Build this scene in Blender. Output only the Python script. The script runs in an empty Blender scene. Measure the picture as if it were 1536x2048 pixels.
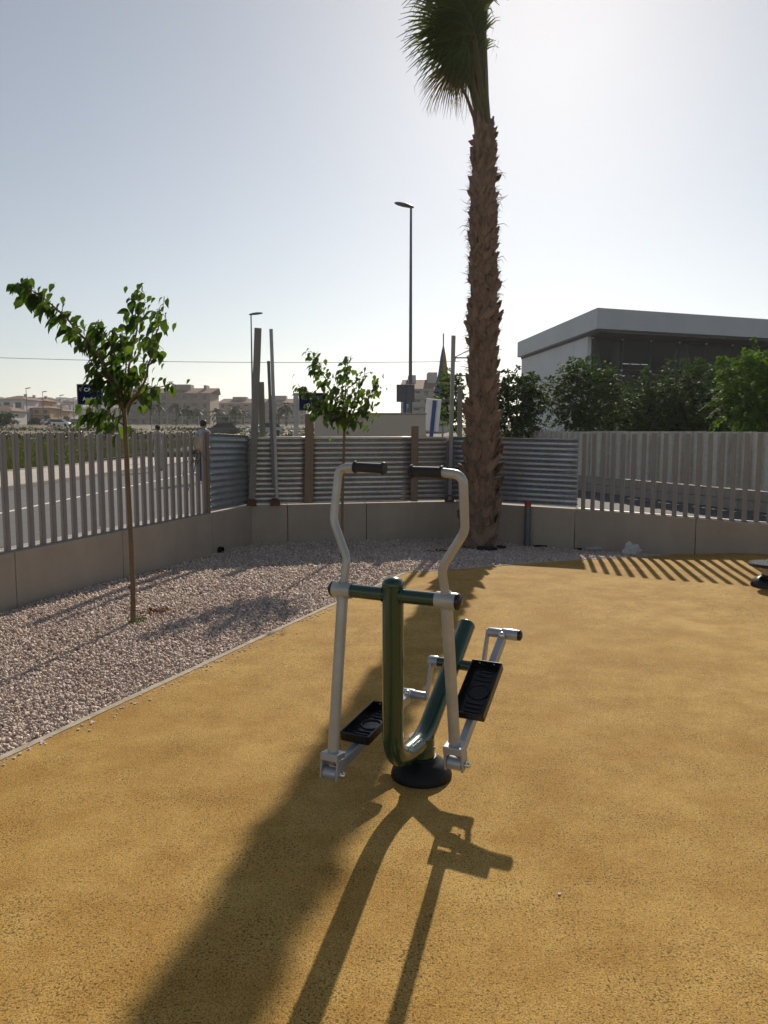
import bpy, bmesh, math, random
import numpy as np
from mathutils import Vector, Matrix, Quaternion
R = math.radians
rng = random.Random(7)
nrng = np.random.default_rng(7)
scene = bpy.context.scene
col = scene.collection

# ------------------------------------------------------------------ camera, sky, sun, exposure
FPX, PITCH, CAMH = 1539.0, R(5.83), 1.6
cd = bpy.data.cameras.new('camera'); cam = bpy.data.objects.new('camera', cd); col.objects.link(cam)
cam.location = (0, 0, CAMH); cam.rotation_euler = (R(90) - PITCH, 0, 0)
cd.sensor_fit = 'VERTICAL'; cd.sensor_height = 36.0; cd.sensor_width = 27.0
cd.lens = FPX / 2048 * 36.0; cd.clip_start = 0.05; cd.clip_end = 5000
scene.camera = cam
SUN_EL, SUN_AZ = R(30.0), R(11.5)
world = bpy.data.worlds.new('World'); scene.world = world; world.use_nodes = True
wn = world.node_tree; wn.nodes.clear()
sky = wn.nodes.new('ShaderNodeTexSky'); sky.sky_type = 'NISHITA'; sky.sun_disc = False
sky.sun_elevation = SUN_EL; sky.sun_rotation = SUN_AZ
sky.air_density = 1.0; sky.dust_density = 0.34; sky.ozone_density = 0.4; sky.altitude = 0
bg = wn.nodes.new('ShaderNodeBackground'); bg.inputs['Strength'].default_value = 0.074
wo = wn.nodes.new('ShaderNodeOutputWorld')
hs = wn.nodes.new('ShaderNodeHueSaturation'); hs.inputs['Saturation'].default_value = 0.58     # dusty summer air
wn.links.new(sky.outputs[0], hs.inputs['Color']); wn.links.new(hs.outputs[0], bg.inputs[0]); wn.links.new(bg.outputs[0], wo.inputs[0])
sl = bpy.data.lights.new('sun', 'SUN'); sl.energy = 4.4; sl.angle = R(0.55); sl.color = (1.0, 0.88, 0.72)
sun = bpy.data.objects.new('sun', sl); col.objects.link(sun)
SDIR = Vector((math.sin(SUN_AZ) * math.cos(SUN_EL), math.cos(SUN_AZ) * math.cos(SUN_EL), math.sin(SUN_EL)))
sun.rotation_euler = SDIR.to_track_quat('Z', 'Y').to_euler(); sun.location = SDIR * 60
vs = scene.view_settings; vs.view_transform = 'Standard'; vs.look = 'None'; vs.gamma = 1.0
vs.exposure = 0.16; vs.use_curve_mapping = False
scene.render.film_transparent = False
scene.cycles.max_bounces = 8; scene.cycles.transparent_max_bounces = 12

# ------------------------------------------------------------------ survey helpers
def ray(px, py):
    v = (1024 - py) / FPX
    return Vector(((px - 768) / FPX, math.cos(PITCH) + v * math.sin(PITCH), -math.sin(PITCH) + v * math.cos(PITCH)))
def at(px, py, Y):
    r = ray(px, py); return Vector((0, 0, CAMH)) + r * (Y / r.y)
def onz(px, py, z):
    r = ray(px, py); return Vector((0, 0, CAMH)) + r * ((z - CAMH) / r.z)
CTRL = np.array([(0,0,0),(-1.5,3.5,0),(0,3.5,0),(2,3,0),(-3.6,7,.0),(-2.4,10.6,-.055),(-2,11.7,-.075),(0,12.3,-.09),
 (1.1,12.4,-.12),(2.9,11.7,-.17),(4,10.7,-.08),(4.97,9.9,.04),(2.5,9.2,-.03),(0,9,-.03),(4.3,7.5,.03),(6,8.5,.1),
 (8,3,.05),(-3,-5,0),(3,-5,0),(1,6,0),(3,6,0),(-1.6,6.5,0)])
def gz(x, y):
    d2 = (CTRL[:, 0] - x) ** 2 + (CTRL[:, 1] - y) ** 2 + 0.15
    w = d2 ** -1.5
    return float((w * CTRL[:, 2]).sum() / w.sum())
def gp(px, py):
    z = 0.0
    for _ in range(6):
        p = onz(px, py, z); z = gz(p.x, p.y)
    p.z = z; return p
STREET = 0.08
def terr(x, y):
    if x > -14.0 and y < 46: return -0.5
    t = max(0.0, y - 30.0) * 0.0218
    t = min(t, 3.8 + max(0, y - 205) * 0.004)
    h = 22 * math.exp(-((x + 300) / 210) ** 2 - ((y - 680) / 230) ** 2)
    return 0.05 + t + h

# ------------------------------------------------------------------ mesh helpers
class MB:
    def __init__(s): s.v = []; s.f = []; s.mi = []
    def add(s, verts, faces, m=0):
        o = len(s.v); s.v += [Vector(v) for v in verts]
        s.f += [tuple(i + o for i in f) for f in faces]; s.mi += [m] * len(faces)
        return s
    def box(s, c, size, rot=None, m=0):
        hx, hy, hz = size[0] / 2, size[1] / 2, size[2] / 2
        vs = [Vector((x, y, z)) for z in (-hz, hz) for y in (-hy, hy) for x in (-hx, hx)]
        if rot is not None: vs = [rot @ v for v in vs]
        c = Vector(c)
        return s.add([v + c for v in vs], [(0,2,3,1),(4,5,7,6),(0,1,5,4),(2,6,7,3),(0,4,6,2),(1,3,7,5)], m)
    def prism(s, pts, ext, m=0):          # closed 3d polygon extruded by a vector
        n = len(pts); e = Vector(ext); a = [Vector(p) for p in pts]; b = [p + e for p in a]
        fs = [tuple(range(n))[::-1], tuple(range(n, 2 * n))] + [(i, (i + 1) % n, n + (i + 1) % n, n + i) for i in range(n)]
        return s.add(a + b, fs, m)
    def tube(s, pts, rad, seg=12, cap=True, m=0):
        pts = [Vector(p) for p in pts]; n = len(pts)
        if not hasattr(rad, '__len__'): rad = [rad] * n
        t0 = (pts[1] - pts[0]).normalized()
        ref = Vector((0, 0, 1)) if abs(t0.z) < .9 else Vector((1, 0, 0))
        u = t0.cross(ref).normalized(); vs = []
        for i in range(n):
            t = (pts[min(i + 1, n - 1)] - pts[max(i - 1, 0)]).normalized()
            u = (u - t * u.dot(t)).normalized(); w = t.cross(u)
            for k in range(seg):
                a = 2 * math.pi * k / seg
                vs.append(pts[i] + (u * math.cos(a) + w * math.sin(a)) * rad[i])
        fs = [(i * seg + k, i * seg + (k + 1) % seg, (i + 1) * seg + (k + 1) % seg, (i + 1) * seg + k) for i in range(n - 1) for k in range(seg)]
        if cap: fs += [tuple(range(seg))[::-1], tuple((n - 1) * seg + k for k in range(seg))]
        return s.add(vs, fs, m)
    def lathe(s, c, prof, seg=24, axis=(0, 0, 1), m=0):   # prof: (radius, height) along the axis
        ax = Vector(axis).normalized(); c = Vector(c)
        u = ax.orthogonal().normalized(); w = ax.cross(u); vs = []
        for r, h in prof:
            for k in range(seg):
                a = 2 * math.pi * k / seg
                vs.append(c + ax * h + (u * math.cos(a) + w * math.sin(a)) * max(r, 1e-4))
        n = len(prof)
        fs = [(i * seg + k, i * seg + (k + 1) % seg, (i + 1) * seg + (k + 1) % seg, (i + 1) * seg + k) for i in range(n - 1) for k in range(seg)]
        fs += [tuple(range(seg))[::-1], tuple((n - 1) * seg + k for k in range(seg))]
        return s.add(vs, fs, m)
    def mesh(s, name, org=(0, 0, 0), smooth=None):
        me = bpy.data.meshes.new(name); org = Vector(org)
        me.from_pydata([tuple(v - org) for v in s.v], [], s.f); 
        if s.mi and max(s.mi) > 0: me.polygons.foreach_set('material_index', s.mi)
        if smooth is not None:
            me.polygons.foreach_set('use_smooth', [True] * len(me.polygons)); me.set_sharp_from_angle(angle=R(smooth))
        me.update(); return me
    def build(s, name, mats, parent=None, smooth=None, bevel=0, org=None):
        o0 = wloc(parent) if parent else Vector(org or (0, 0, 0))
        me = s.mesh(name, o0, smooth)
        for m in (mats if isinstance(mats, (list, tuple)) else [mats]): me.materials.append(m)
        o = link(name, me, parent)
        if not parent: o.location = o0
        if bevel:
            b = o.modifiers.new('bevel', 'BEVEL'); b.width = bevel; b.segments = 2; b.limit_method = 'ANGLE'; b.angle_limit = R(40)
        return o
def wloc(o):
    p = Vector((0, 0, 0))
    while o: p = p + o.location; o = o.parent
    return p
def link(name, data, parent=None):
    o = bpy.data.objects.new(name, data); col.objects.link(o)
    if parent: o.parent = parent
    return o
def tag(o, label=None, cat=None, group=None, kind=None):
    if label: o['label'] = label
    if cat: o['category'] = cat
    if group: o['group'] = group
    if kind: o['kind'] = kind
    return o
def thing(name, loc, label, cat, group=None):
    o = link(name, None); o.location = loc; o.empty_display_size = .1
    return tag(o, label, cat, group)
def place(name, me, parent, mat4, mats=None):     # shared-mesh part
    o = link(name, me, parent); o.matrix_basis = Matrix.Translation(-wloc(parent)) @ mat4 if parent else mat4
    return o
def fillet(pts, r, n=7):
    pts = [Vector(p) for p in pts]; out = [pts[0]]
    for i in range(1, len(pts) - 1):
        a, b, c = pts[i - 1], pts[i], pts[i + 1]
        u = (a - b).normalized(); w = (c - b).normalized()
        ang = u.angle(w)
        if ang > 3.1: out.append(b); continue
        rr = r[i - 1] if hasattr(r, '__len__') else r
        d = min(rr / math.tan(ang / 2), (a - b).length * .48, (c - b).length * .48)
        p0, p1 = b + u * d, b + w * d
        for k in range(n + 1):
            t = k / n; out.append(p0 * (1 - t) ** 2 + b * 2 * t * (1 - t) + p1 * t * t)
    out.append(pts[-1]); return out

# ------------------------------------------------------------------ materials
def newmat(name):
    m = bpy.data.materials.new(name); m.use_nodes = True
    nt = m.node_tree; b = nt.nodes['Principled BSDF']; return m, nt, b
def ramp(nt, fac, stops):
    r = nt.nodes.new('ShaderNodeValToRGB'); e = r.color_ramp.elements
    while len(e) < len(stops): e.new(.5)
    for i, (p, c) in enumerate(stops): e[i].position = p; e[i].color = (*c, 1)
    nt.links.new(fac, r.inputs[0]); return r.outputs[0]
def noise(nt, scale, detail=4, rough=.6, vec=None, dim=None):
    n = nt.nodes.new('ShaderNodeTexNoise'); n.inputs['Scale'].default_value = scale
    n.inputs['Detail'].default_value = detail; n.inputs['Roughness'].default_value = rough
    if vec is not None: nt.links.new(vec, n.inputs['Vector'])
    return n.outputs[0]
def objco(nt, scale=None, gen='Object'):
    t = nt.nodes.new('ShaderNodeTexCoord'); o = t.outputs[gen]
    if scale:
        mp = nt.nodes.new('ShaderNodeMapping'); mp.inputs['Scale'].default_value = scale
        nt.links.new(o, mp.inputs[0]); o = mp.outputs[0]
    return o
def mixc(nt, fac, a, b, mode='MIX'):
    m = nt.nodes.new('ShaderNodeMix'); m.data_type = 'RGBA'; m.blend_type = mode
    for i, x in ((0, fac), (6, a), (7, b)):
        if isinstance(x, bpy.types.NodeSocket): nt.links.new(x, m.inputs[i])
        elif i == 0: m.inputs[0].default_value = x
        else: m.inputs[i].default_value = (*x, 1)
    return m.outputs[2]
def bump(nt, b, h, strength=.3, dist=.01):
    n = nt.nodes.new('ShaderNodeBump'); n.inputs['Strength'].default_value = strength; n.inputs['Distance'].default_value = dist
    nt.links.new(h, n.inputs['Height']); nt.links.new(n.outputs[0], b.inputs['Normal'])
def simple(name, c1, c2=None, rough=.6, metal=0, scale=6, bs=0, bscale=60, bdist=.003, stretch=None, spec=None, coat=0):
    m, nt, b = newmat(name)
    b.inputs['Roughness'].default_value = rough; b.inputs['Metallic'].default_value = metal
    if spec is not None: b.inputs['Specular IOR Level'].default_value = spec
    if coat: b.inputs['Coat Weight'].default_value = coat; b.inputs['Coat Roughness'].default_value = .1
    v = objco(nt, stretch)
    c2 = c2 or tuple(x * .8 for x in c1)
    nt.links.new(ramp(nt, noise(nt, scale, 5, .62, v), [(.32, c2), (.68, c1)]), b.inputs['Base Color'])
    if bs: bump(nt, b, noise(nt, bscale, 4, .6, v), bs, bdist)
    return m
def leafmat(name, c1, c2, trans=.45, rough=.5, spec=.15):
    m, nt, b = newmat(name)
    g = nt.nodes.new('ShaderNodeNewGeometry'); oi = nt.nodes.new('ShaderNodeObjectInfo')
    ad = nt.nodes.new('ShaderNodeMath'); ad.operation = 'ADD'
    nt.links.new(g.outputs['Random Per Island'], ad.inputs[0]); nt.links.new(oi.outputs['Random'], ad.inputs[1])
    fr = nt.nodes.new('ShaderNodeMath'); fr.operation = 'FRACT'; nt.links.new(ad.outputs[0], fr.inputs[0])
    c = ramp(nt, fr.outputs[0], [(0, c1), (1, c2)])
    nt.links.new(c, b.inputs['Base Color']); b.inputs['Roughness'].default_value = rough; b.inputs['Specular IOR Level'].default_value = spec
    t = nt.nodes.new('ShaderNodeBsdfTranslucent')
    tc = mixc(nt, 1.0, c, (1.5, 1.6, .55), 'MULTIPLY'); nt.links.new(tc, t.inputs[0])
    mx = nt.nodes.new('ShaderNodeMixShader'); mx.inputs[0].default_value = trans
    nt.links.new(b.outputs[0], mx.inputs[1]); nt.links.new(t.outputs[0], mx.inputs[2])
    nt.links.new(mx.outputs[0], nt.nodes['Material Output'].inputs[0]); return m

def rubber_mat():
    m, nt, b = newmat('yellow_rubber_granules'); v = objco(nt)
    big = noise(nt, .5, 4, .55, v); mid = noise(nt, 2.2, 6, .72, v); fine = noise(nt, 170, 2, .6, v); gran = noise(nt, 330, 2, .5, v)
    c = ramp(nt, big, [(.3, (.44, .27, .072)), (.7, (.56, .375, .12))])
    c = mixc(nt, ramp(nt, mid, [(.38, (.8,) * 3), (.60, (0,) * 3)]), c, (.36, .20, .044))
    c = mixc(nt, 1.0, c, ramp(nt, fine, [(.30, (.42, .40, .37)), (.50, (1, 1, 1)), (.70, (1.35, 1.33, 1.28))]), 'MULTIPLY')
    c = mixc(nt, .8, c, ramp(nt, noise(nt, 42, 5, .8, v), [(.34, (.78, .76, .72)), (.5, (1, 1, 1)), (.66, (1.14, 1.13, 1.11))]), 'MULTIPLY')
    cl = noise(nt, 3.5, 6, .78, v); sp = noise(nt, 105, 2, .5, v)          # open pores, thicker in worn patches
    mu = nt.nodes.new('ShaderNodeMath'); mu.operation = 'MULTIPLY_ADD'; mu.inputs[1].default_value = .42
    nt.links.new(cl, mu.inputs[0]); nt.links.new(sp, mu.inputs[2])
    pores = ramp(nt, mu.outputs[0], [(.80, (0,) * 3), (.86, (.8,) * 3)])
    c = mixc(nt, pores, c, (.10, .058, .016))
    nt.links.new(c, b.inputs['Base Color']); b.inputs['Roughness'].default_value = .9; b.inputs['Specular IOR Level'].default_value = .2
    a = nt.nodes.new('ShaderNodeMath'); a.operation = 'ADD'; nt.links.new(fine, a.inputs[0]); nt.links.new(gran, a.inputs[1])
    bump(nt, b, a.outputs[0], .55, .004); return m
def gravel_mat(name, island=True):
    m, nt, b = newmat(name)
    if island:
        g = nt.nodes.new('ShaderNodeNewGeometry'); f = g.outputs['Random Per Island']
    else: 
        vo = nt.nodes.new('ShaderNodeTexVoronoi'); vo.inputs['Scale'].default_value = 45; nt.links.new(objco(nt), vo.inputs['Vector'])
        sp = nt.nodes.new('ShaderNodeSeparateColor'); nt.links.new(vo.outputs['Color'], sp.inputs[0]); f = sp.outputs[0]
    c = ramp(nt, f, [(0, (.42, .33, .27)), (.35, (.55, .445, .38)), (.7, (.66, .54, .46)), (1, (.84, .74, .66))])
    c = mixc(nt, ramp(nt, noise(nt, .9, 4, .6, objco(nt)), [(.35, (.35,) * 3), (.65, (0,) * 3)]), c, (.38, .295, .25))
    nt.links.new(c, b.inputs['Base Color']); b.inputs['Roughness'].default_value = .85
    bump(nt, b, noise(nt, 90, 4, .6, objco(nt)), .4, .004); return m
def concrete_mat(name, c1, c2):
    m, nt, b = newmat(name); v = objco(nt)
    c = ramp(nt, noise(nt, 1.6, 7, .68, v), [(.3, c2), (.7, c1)])
    st = noise(nt, 3.0, 4, .6, objco(nt, (1.3, 1.3, .35)))
    c = mixc(nt, ramp(nt, st, [(.40, (.28,) * 3), (.6, (0,) * 3)]), c, tuple(x * .78 for x in c2))
    gr = nt.nodes.new('ShaderNodeSeparateXYZ'); nt.links.new(v, gr.inputs[0])
    ad = nt.nodes.new('ShaderNodeMath'); ad.operation = 'MULTIPLY_ADD'; ad.inputs[1].default_value = .5
    nt.links.new(noise(nt, 4, 5, .7, v), ad.inputs[0]); nt.links.new(gr.outputs[2], ad.inputs[2])
    c = mixc(nt, ramp(nt, ad.outputs[0], [(.12, (.7,) * 3), (.34, (0,) * 3)]), c, (.26, .17, .10))   # soil splash
    vo = noise(nt, 60, 3, .7, v); c = mixc(nt, ramp(nt, vo, [(.66, (0,) * 3), (.74, (.5,) * 3)]), c, (.12, .11, .10))
    nt.links.new(c, b.inputs['Base Color']); b.inputs['Roughness'].default_value = .9
    bump(nt, b, noise(nt, 45, 5, .7, v), .35, .004); return m
def metal_sheet_mat(name, c1, c2, rough=.38, metal=.85):
    m, nt, b = newmat(name); v = objco(nt)
    vo = nt.nodes.new('ShaderNodeTexVoronoi'); vo.inputs['Scale'].default_value = 26; nt.links.new(v, vo.inputs['Vector'])
    f = noise(nt, 2.2, 6, .7, v)
    c = ramp(nt, f, [(.3, c2), (.7, c1)]); c = mixc(nt, .12, c, vo.outputs['Color'], 'OVERLAY')
    rust = noise(nt, 5, 6, .75, objco(nt, (1, 1, 2.5)))
    c = mixc(nt, ramp(nt, rust, [(.62, (0,) * 3), (.75, (.6,) * 3)]), c, (.16, .11, .08))
    nt.links.new(c, b.inputs['Base Color']); b.inputs['Metallic'].default_value = metal
    nt.links.new(ramp(nt, f, [(.3, (rough + .14,) * 3), (.7, (rough,) * 3)]), b.inputs['Roughness'])
    bump(nt, b, noise(nt, 12, 3, .5, v), .15, .004); return m
def wood_mat(name, c1, c2):
    m, nt, b = newmat(name); v = objco(nt, (14, 14, 1.2)); f = noise(nt, 5, 6, .7, v)
    nt.links.new(ramp(nt, f, [(.3, c2), (.7, c1)]), b.inputs['Base Color']); b.inputs['Roughness'].default_value = .85
    bump(nt, b, f, .4, .004); return m
def tile_mat(name, c1, c2, size):
    m, nt, b = newmat(name); br = nt.nodes.new('ShaderNodeTexBrick'); v = objco(nt)
    br.inputs['Scale'].default_value = 1 / size; br.offset = 0; br.inputs['Brick Width'].default_value = 1; br.inputs['Row Height'].default_value = 1
    br.inputs['Color1'].default_value = (*c1, 1); br.inputs['Color2'].default_value = (*c2, 1); br.inputs['Mortar'].default_value = (*[x * .6 for x in c2], 1)
    br.inputs['Mortar Size'].default_value = .03; nt.links.new(v, br.inputs['Vector'])
    c = mixc(nt, .5, br.outputs[0], ramp(nt, noise(nt, 1.5, 5, .7, v), [(.3, (.7,) * 3), (.7, (1.1,) * 3)]), 'MULTIPLY')
    nt.links.new(c, b.inputs['Base Color']); b.inputs['Roughness'].default_value = .85; return m
def plastic_film_mat():
    m, nt, b = newmat('clear_plastic_film')
    b.inputs['Base Color'].default_value = (.75, .77, .78, 1); b.inputs['Roughness'].default_value = .25
    t = nt.nodes.new('ShaderNodeBsdfTransparent'); tl = nt.nodes.new('ShaderNodeBsdfTranslucent'); tl.inputs[0].default_value = (.7, .72, .74, 1)
    a = nt.nodes.new('ShaderNodeMixShader'); a.inputs[0].default_value = .4
    nt.links.new(b.outputs[0], a.inputs[1]); nt.links.new(tl.outputs[0], a.inputs[2])
    x = nt.nodes.new('ShaderNodeMixShader'); x.inputs[0].default_value = .3
    nt.links.new(a.outputs[0], x.inputs[1]); nt.links.new(t.outputs[0], x.inputs[2])
    nt.links.new(x.outputs[0], nt.nodes['Material Output'].inputs[0]); return m
def glass_mat(name, tint=(.04, .048, .052), tr=.8):
    m, nt, b = newmat(name); b.inputs['Base Color'].default_value = (*tint, 1); b.inputs['Roughness'].default_value = .04
    t = nt.nodes.new('ShaderNodeBsdfTransparent'); t.inputs[0].default_value = (.72, .76, .77, 1)
    x = nt.nodes.new('ShaderNodeMixShader'); x.inputs[0].default_value = tr
    nt.links.new(b.outputs[0], x.inputs[1]); nt.links.new(t.outputs[0], x.inputs[2])
    nt.links.new(x.outputs[0], nt.nodes['Material Output'].inputs[0]); return m

M = dict(
 rubber=rubber_mat(), gravel=gravel_mat('gravel_stone'), gravelbed=gravel_mat('gravel_bed', False),
 edging=simple('edging_concrete', (.50, .44, .35), (.30, .255, .19), .9, scale=14, bs=.4),
 wall=concrete_mat('precast_concrete', (.45, .38, .31), (.37, .31, .25)),
 asphalt=simple('asphalt', (.105, .105, .11), (.075, .075, .08), .9, scale=3, bs=.3, bscale=80),
 line=simple('road_paint', (.75, .75, .73), (.6, .6, .58), .8),
 pave=tile_mat('pavement_tiles', (.50, .44, .38), (.43, .38, .33), .4),
 kerb=simple('kerb_stone', (.36, .33, .30), (.28, .25, .22), .9),
 earth=simple('dry_earth', (.15, .125, .08), (.085, .08, .045), .95, scale=.12),
 grassground=simple('grass_ground', (.07, .085, .028), (.04, .055, .017), .95, scale=.35, bs=.5, bscale=8, bdist=.05),
 grass=leafmat('grass_blades', (.045, .062, .017), (.095, .10, .038), .3),
 picket=simple('painted_picket', (.30, .28, .265), (.25, .235, .222), .5, metal=.2, scale=3),
 zinc_dark=metal_sheet_mat('zinc_sheet_left', (.46, .50, .51), (.34, .37, .385), .36, .7),
 zinc_mid=metal_sheet_mat('zinc_sheet_mid', (.58, .575, .56), (.44, .435, .425), .36, .7),
 zinc_blue=metal_sheet_mat('zinc_sheet_right', (.46, .50, .545), (.34, .37, .41), .36, .7),
 zinc_street=metal_sheet_mat('zinc_sheet_street', (.60, .57, .51), (.46, .44, .40), .5, .45),
 wood=wood_mat('weathered_timber', (.30, .22, .155), (.17, .125, .09)),
 woodgrey=wood_mat('grey_timber', (.27, .26, .235), (.165, .16, .15)),
 galv=simple('galvanised_steel', (.40, .41, .41), (.29, .30, .30), .5, metal=.6, scale=4),
 rust=simple('rusty_steel', (.17, .09, .055), (.09, .05, .035), .85, scale=14, bs=.3),
 green=simple('green_gloss_enamel', (.010, .050, .026), (.008, .042, .021), .22, scale=3, coat=.6),
 silver=simple('silver_grey_enamel', (.47, .48, .465), (.38, .385, .365), .36, metal=.3, scale=9, bs=.06, bscale=14),
 silverblue=simple('silver_enamel_link', (.42, .45, .50), (.37, .40, .44), .32, metal=.4, scale=3),
 chrome=simple('bright_steel', (.75, .75, .74), (.65, .65, .64), .15, metal=1),
 black=simple('black_plastic', (.012, .012, .013), (.007, .007, .008), .26, scale=8, bs=.15, bscale=30), blackmatt=simple('black_rubber_cover', (.013, .013, .014), (.008, .008, .009), .5, scale=8, spec=.25),
 rubberblack=simple('black_rubber_grip', (.022, .022, .025), (.014, .014, .016), .62, scale=20, bs=.3, bscale=200, bdist=.001),
 bark=simple('palm_bark', (.17, .125, .095), (.075, .054, .042), .92, scale=9, bs=.6, bscale=40, bdist=.01, stretch=(1, 1, .35)),
 boot=simple('palm_leaf_base', (.30, .20, .14), (.10, .066, .05), .9, scale=14, bs=.5, bscale=50, bdist=.006, stretch=(1, 1, .3)),
 fibre=simple('palm_fibre', (.36, .26, .17), (.20, .14, .095), .9),
 petiole=simple('palm_petiole', (.13, .12, .04), (.08, .075, .03), .6),
 frond=leafmat('palm_frond_green', (.055, .075, .028), (.09, .11, .04), .42, .45),
 frond_dry=leafmat('palm_frond_dry', (.20, .14, .075), (.13, .09, .05), .3, .8),
 leaf=leafmat('mulberry_leaf', (.034, .074, .018), (.088, .138, .034), .5, .42, .3),
 leaf2=leafmat('street_tree_leaf', (.022, .05, .017), (.05, .085, .025), .32, .6, .06),
 leafbright=leafmat('bright_green_leaf', (.045, .095, .02), (.085, .14, .03), .45, .6, .06),  # brighter green leaf colour for two trees and the weed tuft
 leaffar=leafmat('far_leaf', (.022, .038, .020), (.042, .06, .028), .2, spec=.05),
 twig=simple('young_bark', (.19, .125, .07), (.12, .078, .045), .85, scale=18, bs=.3, stretch=(1, 1, .3)),
 trunk=simple('tree_bark', (.11, .08, .055), (.06, .045, .03), .9, scale=14, bs=.4),
 deadleaf=leafmat('fallen_leaf', (.20, .075, .03), (.14, .06, .03), .2, .8),
 pvc=simple('grey_pvc', (.12, .13, .145), (.10, .105, .12), .4), red=simple('red_cap', (.42, .045, .02), (.33, .035, .018), .5),
 film=plastic_film_mat(), blackfilm=simple('black_plastic_film', (.012, .014, .02), (.008, .009, .013), .3),
 cardboard=simple('crumpled_paper', (.50, .42, .32), (.38, .31, .23), .85, scale=9, bs=.4),
 signblue=simple('navy_sign_face', (.008, .014, .05), (.006, .011, .04), .75, spec=.1), white=simple('white_paint', (.78, .78, .77), (.7, .7, .69), .5),
 signblue2=simple('blue_post_paint', (.02, .06, .26), (.016, .045, .20), .45), signback=simple('sign_back', (.10, .10, .12), (.075, .075, .09), .55, metal=.2),
 emblem=simple('emblem_patch', (.42, .22, .10), (.16, .12, .10), .6, scale=30),
 render_beige=simple('beige_render', (.56, .48, .39), (.50, .43, .35), .9, scale=1.2, bs=.2),
 lampgrey=simple('lamp_post_paint', (.16, .17, .18), (.12, .13, .135), .5, metal=.4),
 cladding=simple('white_cladding', (.62, .63, .65), (.56, .57, .59), .5, scale=.5), fascia=simple('roof_fascia', (.50, .51, .54), (.45, .46, .485), .5, scale=.6),
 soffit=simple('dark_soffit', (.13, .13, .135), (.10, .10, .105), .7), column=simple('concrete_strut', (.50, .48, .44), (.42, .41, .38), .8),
 glass=glass_mat('facade_glass'), darkglass=simple('window_glass', (.035, .042, .05), (.025, .03, .036), .12), 
 interior=simple('interior_floor', (.14, .13, .125), (.11, .10, .10), .9), mullion=simple('mullion', (.10, .105, .11), (.08, .085, .09), .4, metal=.5),
 apt1=simple('apartment_sand', (.36, .29, .245), (.31, .25, .21), .9, scale=.4), apt2=simple('apartment_rose', (.34, .275, .25), (.30, .24, .22), .9, scale=.4),
 apt3=simple('apartment_pale', (.50, .47, .45), (.44, .42, .40), .9, scale=.4), aptd=simple('apartment_trim', (.44, .37, .32), (.38, .32, .28), .9),
 house=simple('house_white', (.62, .60, .58), (.54, .52, .50), .9), houseo=simple('house_ochre', (.50, .33, .19), (.44, .28, .16), .9),
 rooft=simple('roof_tiles', (.20, .115, .085), (.13, .08, .06), .9, scale=3), terrace=simple('roof_terrace', (.30, .17, .13), (.25, .14, .11), .9),
 tyre=simple('tyre', (.02, .02, .02), (.015, .015, .015), .8), skin=simple('skin', (.42, .25, .18), (.38, .22, .16), .55),
 hair=simple('dark_hair', (.03, .022, .018), (.02, .015, .012), .6), shirtgrey=simple('pale_grey_shirt', (.48, .46, .44), (.40, .385, .37), .9),
 shirtblue=simple('pale_blue_shirt', (.34, .42, .54), (.28, .35, .46), .9), trousers=simple('beige_trousers', (.46, .42, .37), (.38, .35, .31), .9),
 trousersdark=simple('dark_trousers', (.06, .065, .08), (.045, .05, .06), .9), shoe=simple('dark_shoe', (.03, .03, .033), (.02, .02, .022), .6),
 cap=simple('dark_cap', (.035, .035, .042), (.025, .025, .03), .8), flagblue=simple('flag_blue', (.16, .19, .27), (.11, .13, .2), .8), flagyellow=simple('flag_yellow', (.45, .30, .07), (.35, .22, .05), .8),
 wire=simple('wire', (.08, .08, .085), (.06, .06, .065), .6), hedge=leafmat('dry_hedge', (.035, .038, .02), (.07, .06, .03), .2),
)

# ------------------------------------------------------------------ structure: yard outline
def W(px, py, z): p = onz(px, py, z); return Vector((p.x, p.y, z))
wA, wB, wC = W(0, 1110, .5), W(425, 1027, .5), W(503, 1011, .5)
wD, wE, wF = W(905, 1003, .49), W(1150, 1018, .45), W(1536, 1050, .42)
dAB = (wB - wA).normalized(); dEF = (wF - wE); dEF.z = 0; dEF.normalize()
w0 = wA - dAB * 9.0; wG = wF + dEF * 3.2; wG.z = .42
wE = Vector((wE.x, wE.y, .45))
OUT = [w0, wB, wC, wD, wE, wG]
def outward(a, b): d = (b - a); return Vector((-d.y, d.x, 0)).normalized()
def offs(d):                       # outline offset outward by d
    res = []
    for i, p in enumerate(OUT):
        ns = []
        if i > 0: ns.append(outward(OUT[i - 1], p))
        if i < len(OUT) - 1: ns.append(outward(p, OUT[i + 1]))
        n = sum(ns, Vector()).normalized(); k = d / max(.4, n.dot(ns[0]))
        res.append(p + n * k)
    return res
# yellow play surface corners
eL0 = gp(0, 1522); eC = gp(812, 1146); eR = gp(1302, 1113)
dL = (eL0 - eC); dL.z = 0; dL.normalize(); dRr = (eR - eC); dRr.z = 0; dRr.normalize()

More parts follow.
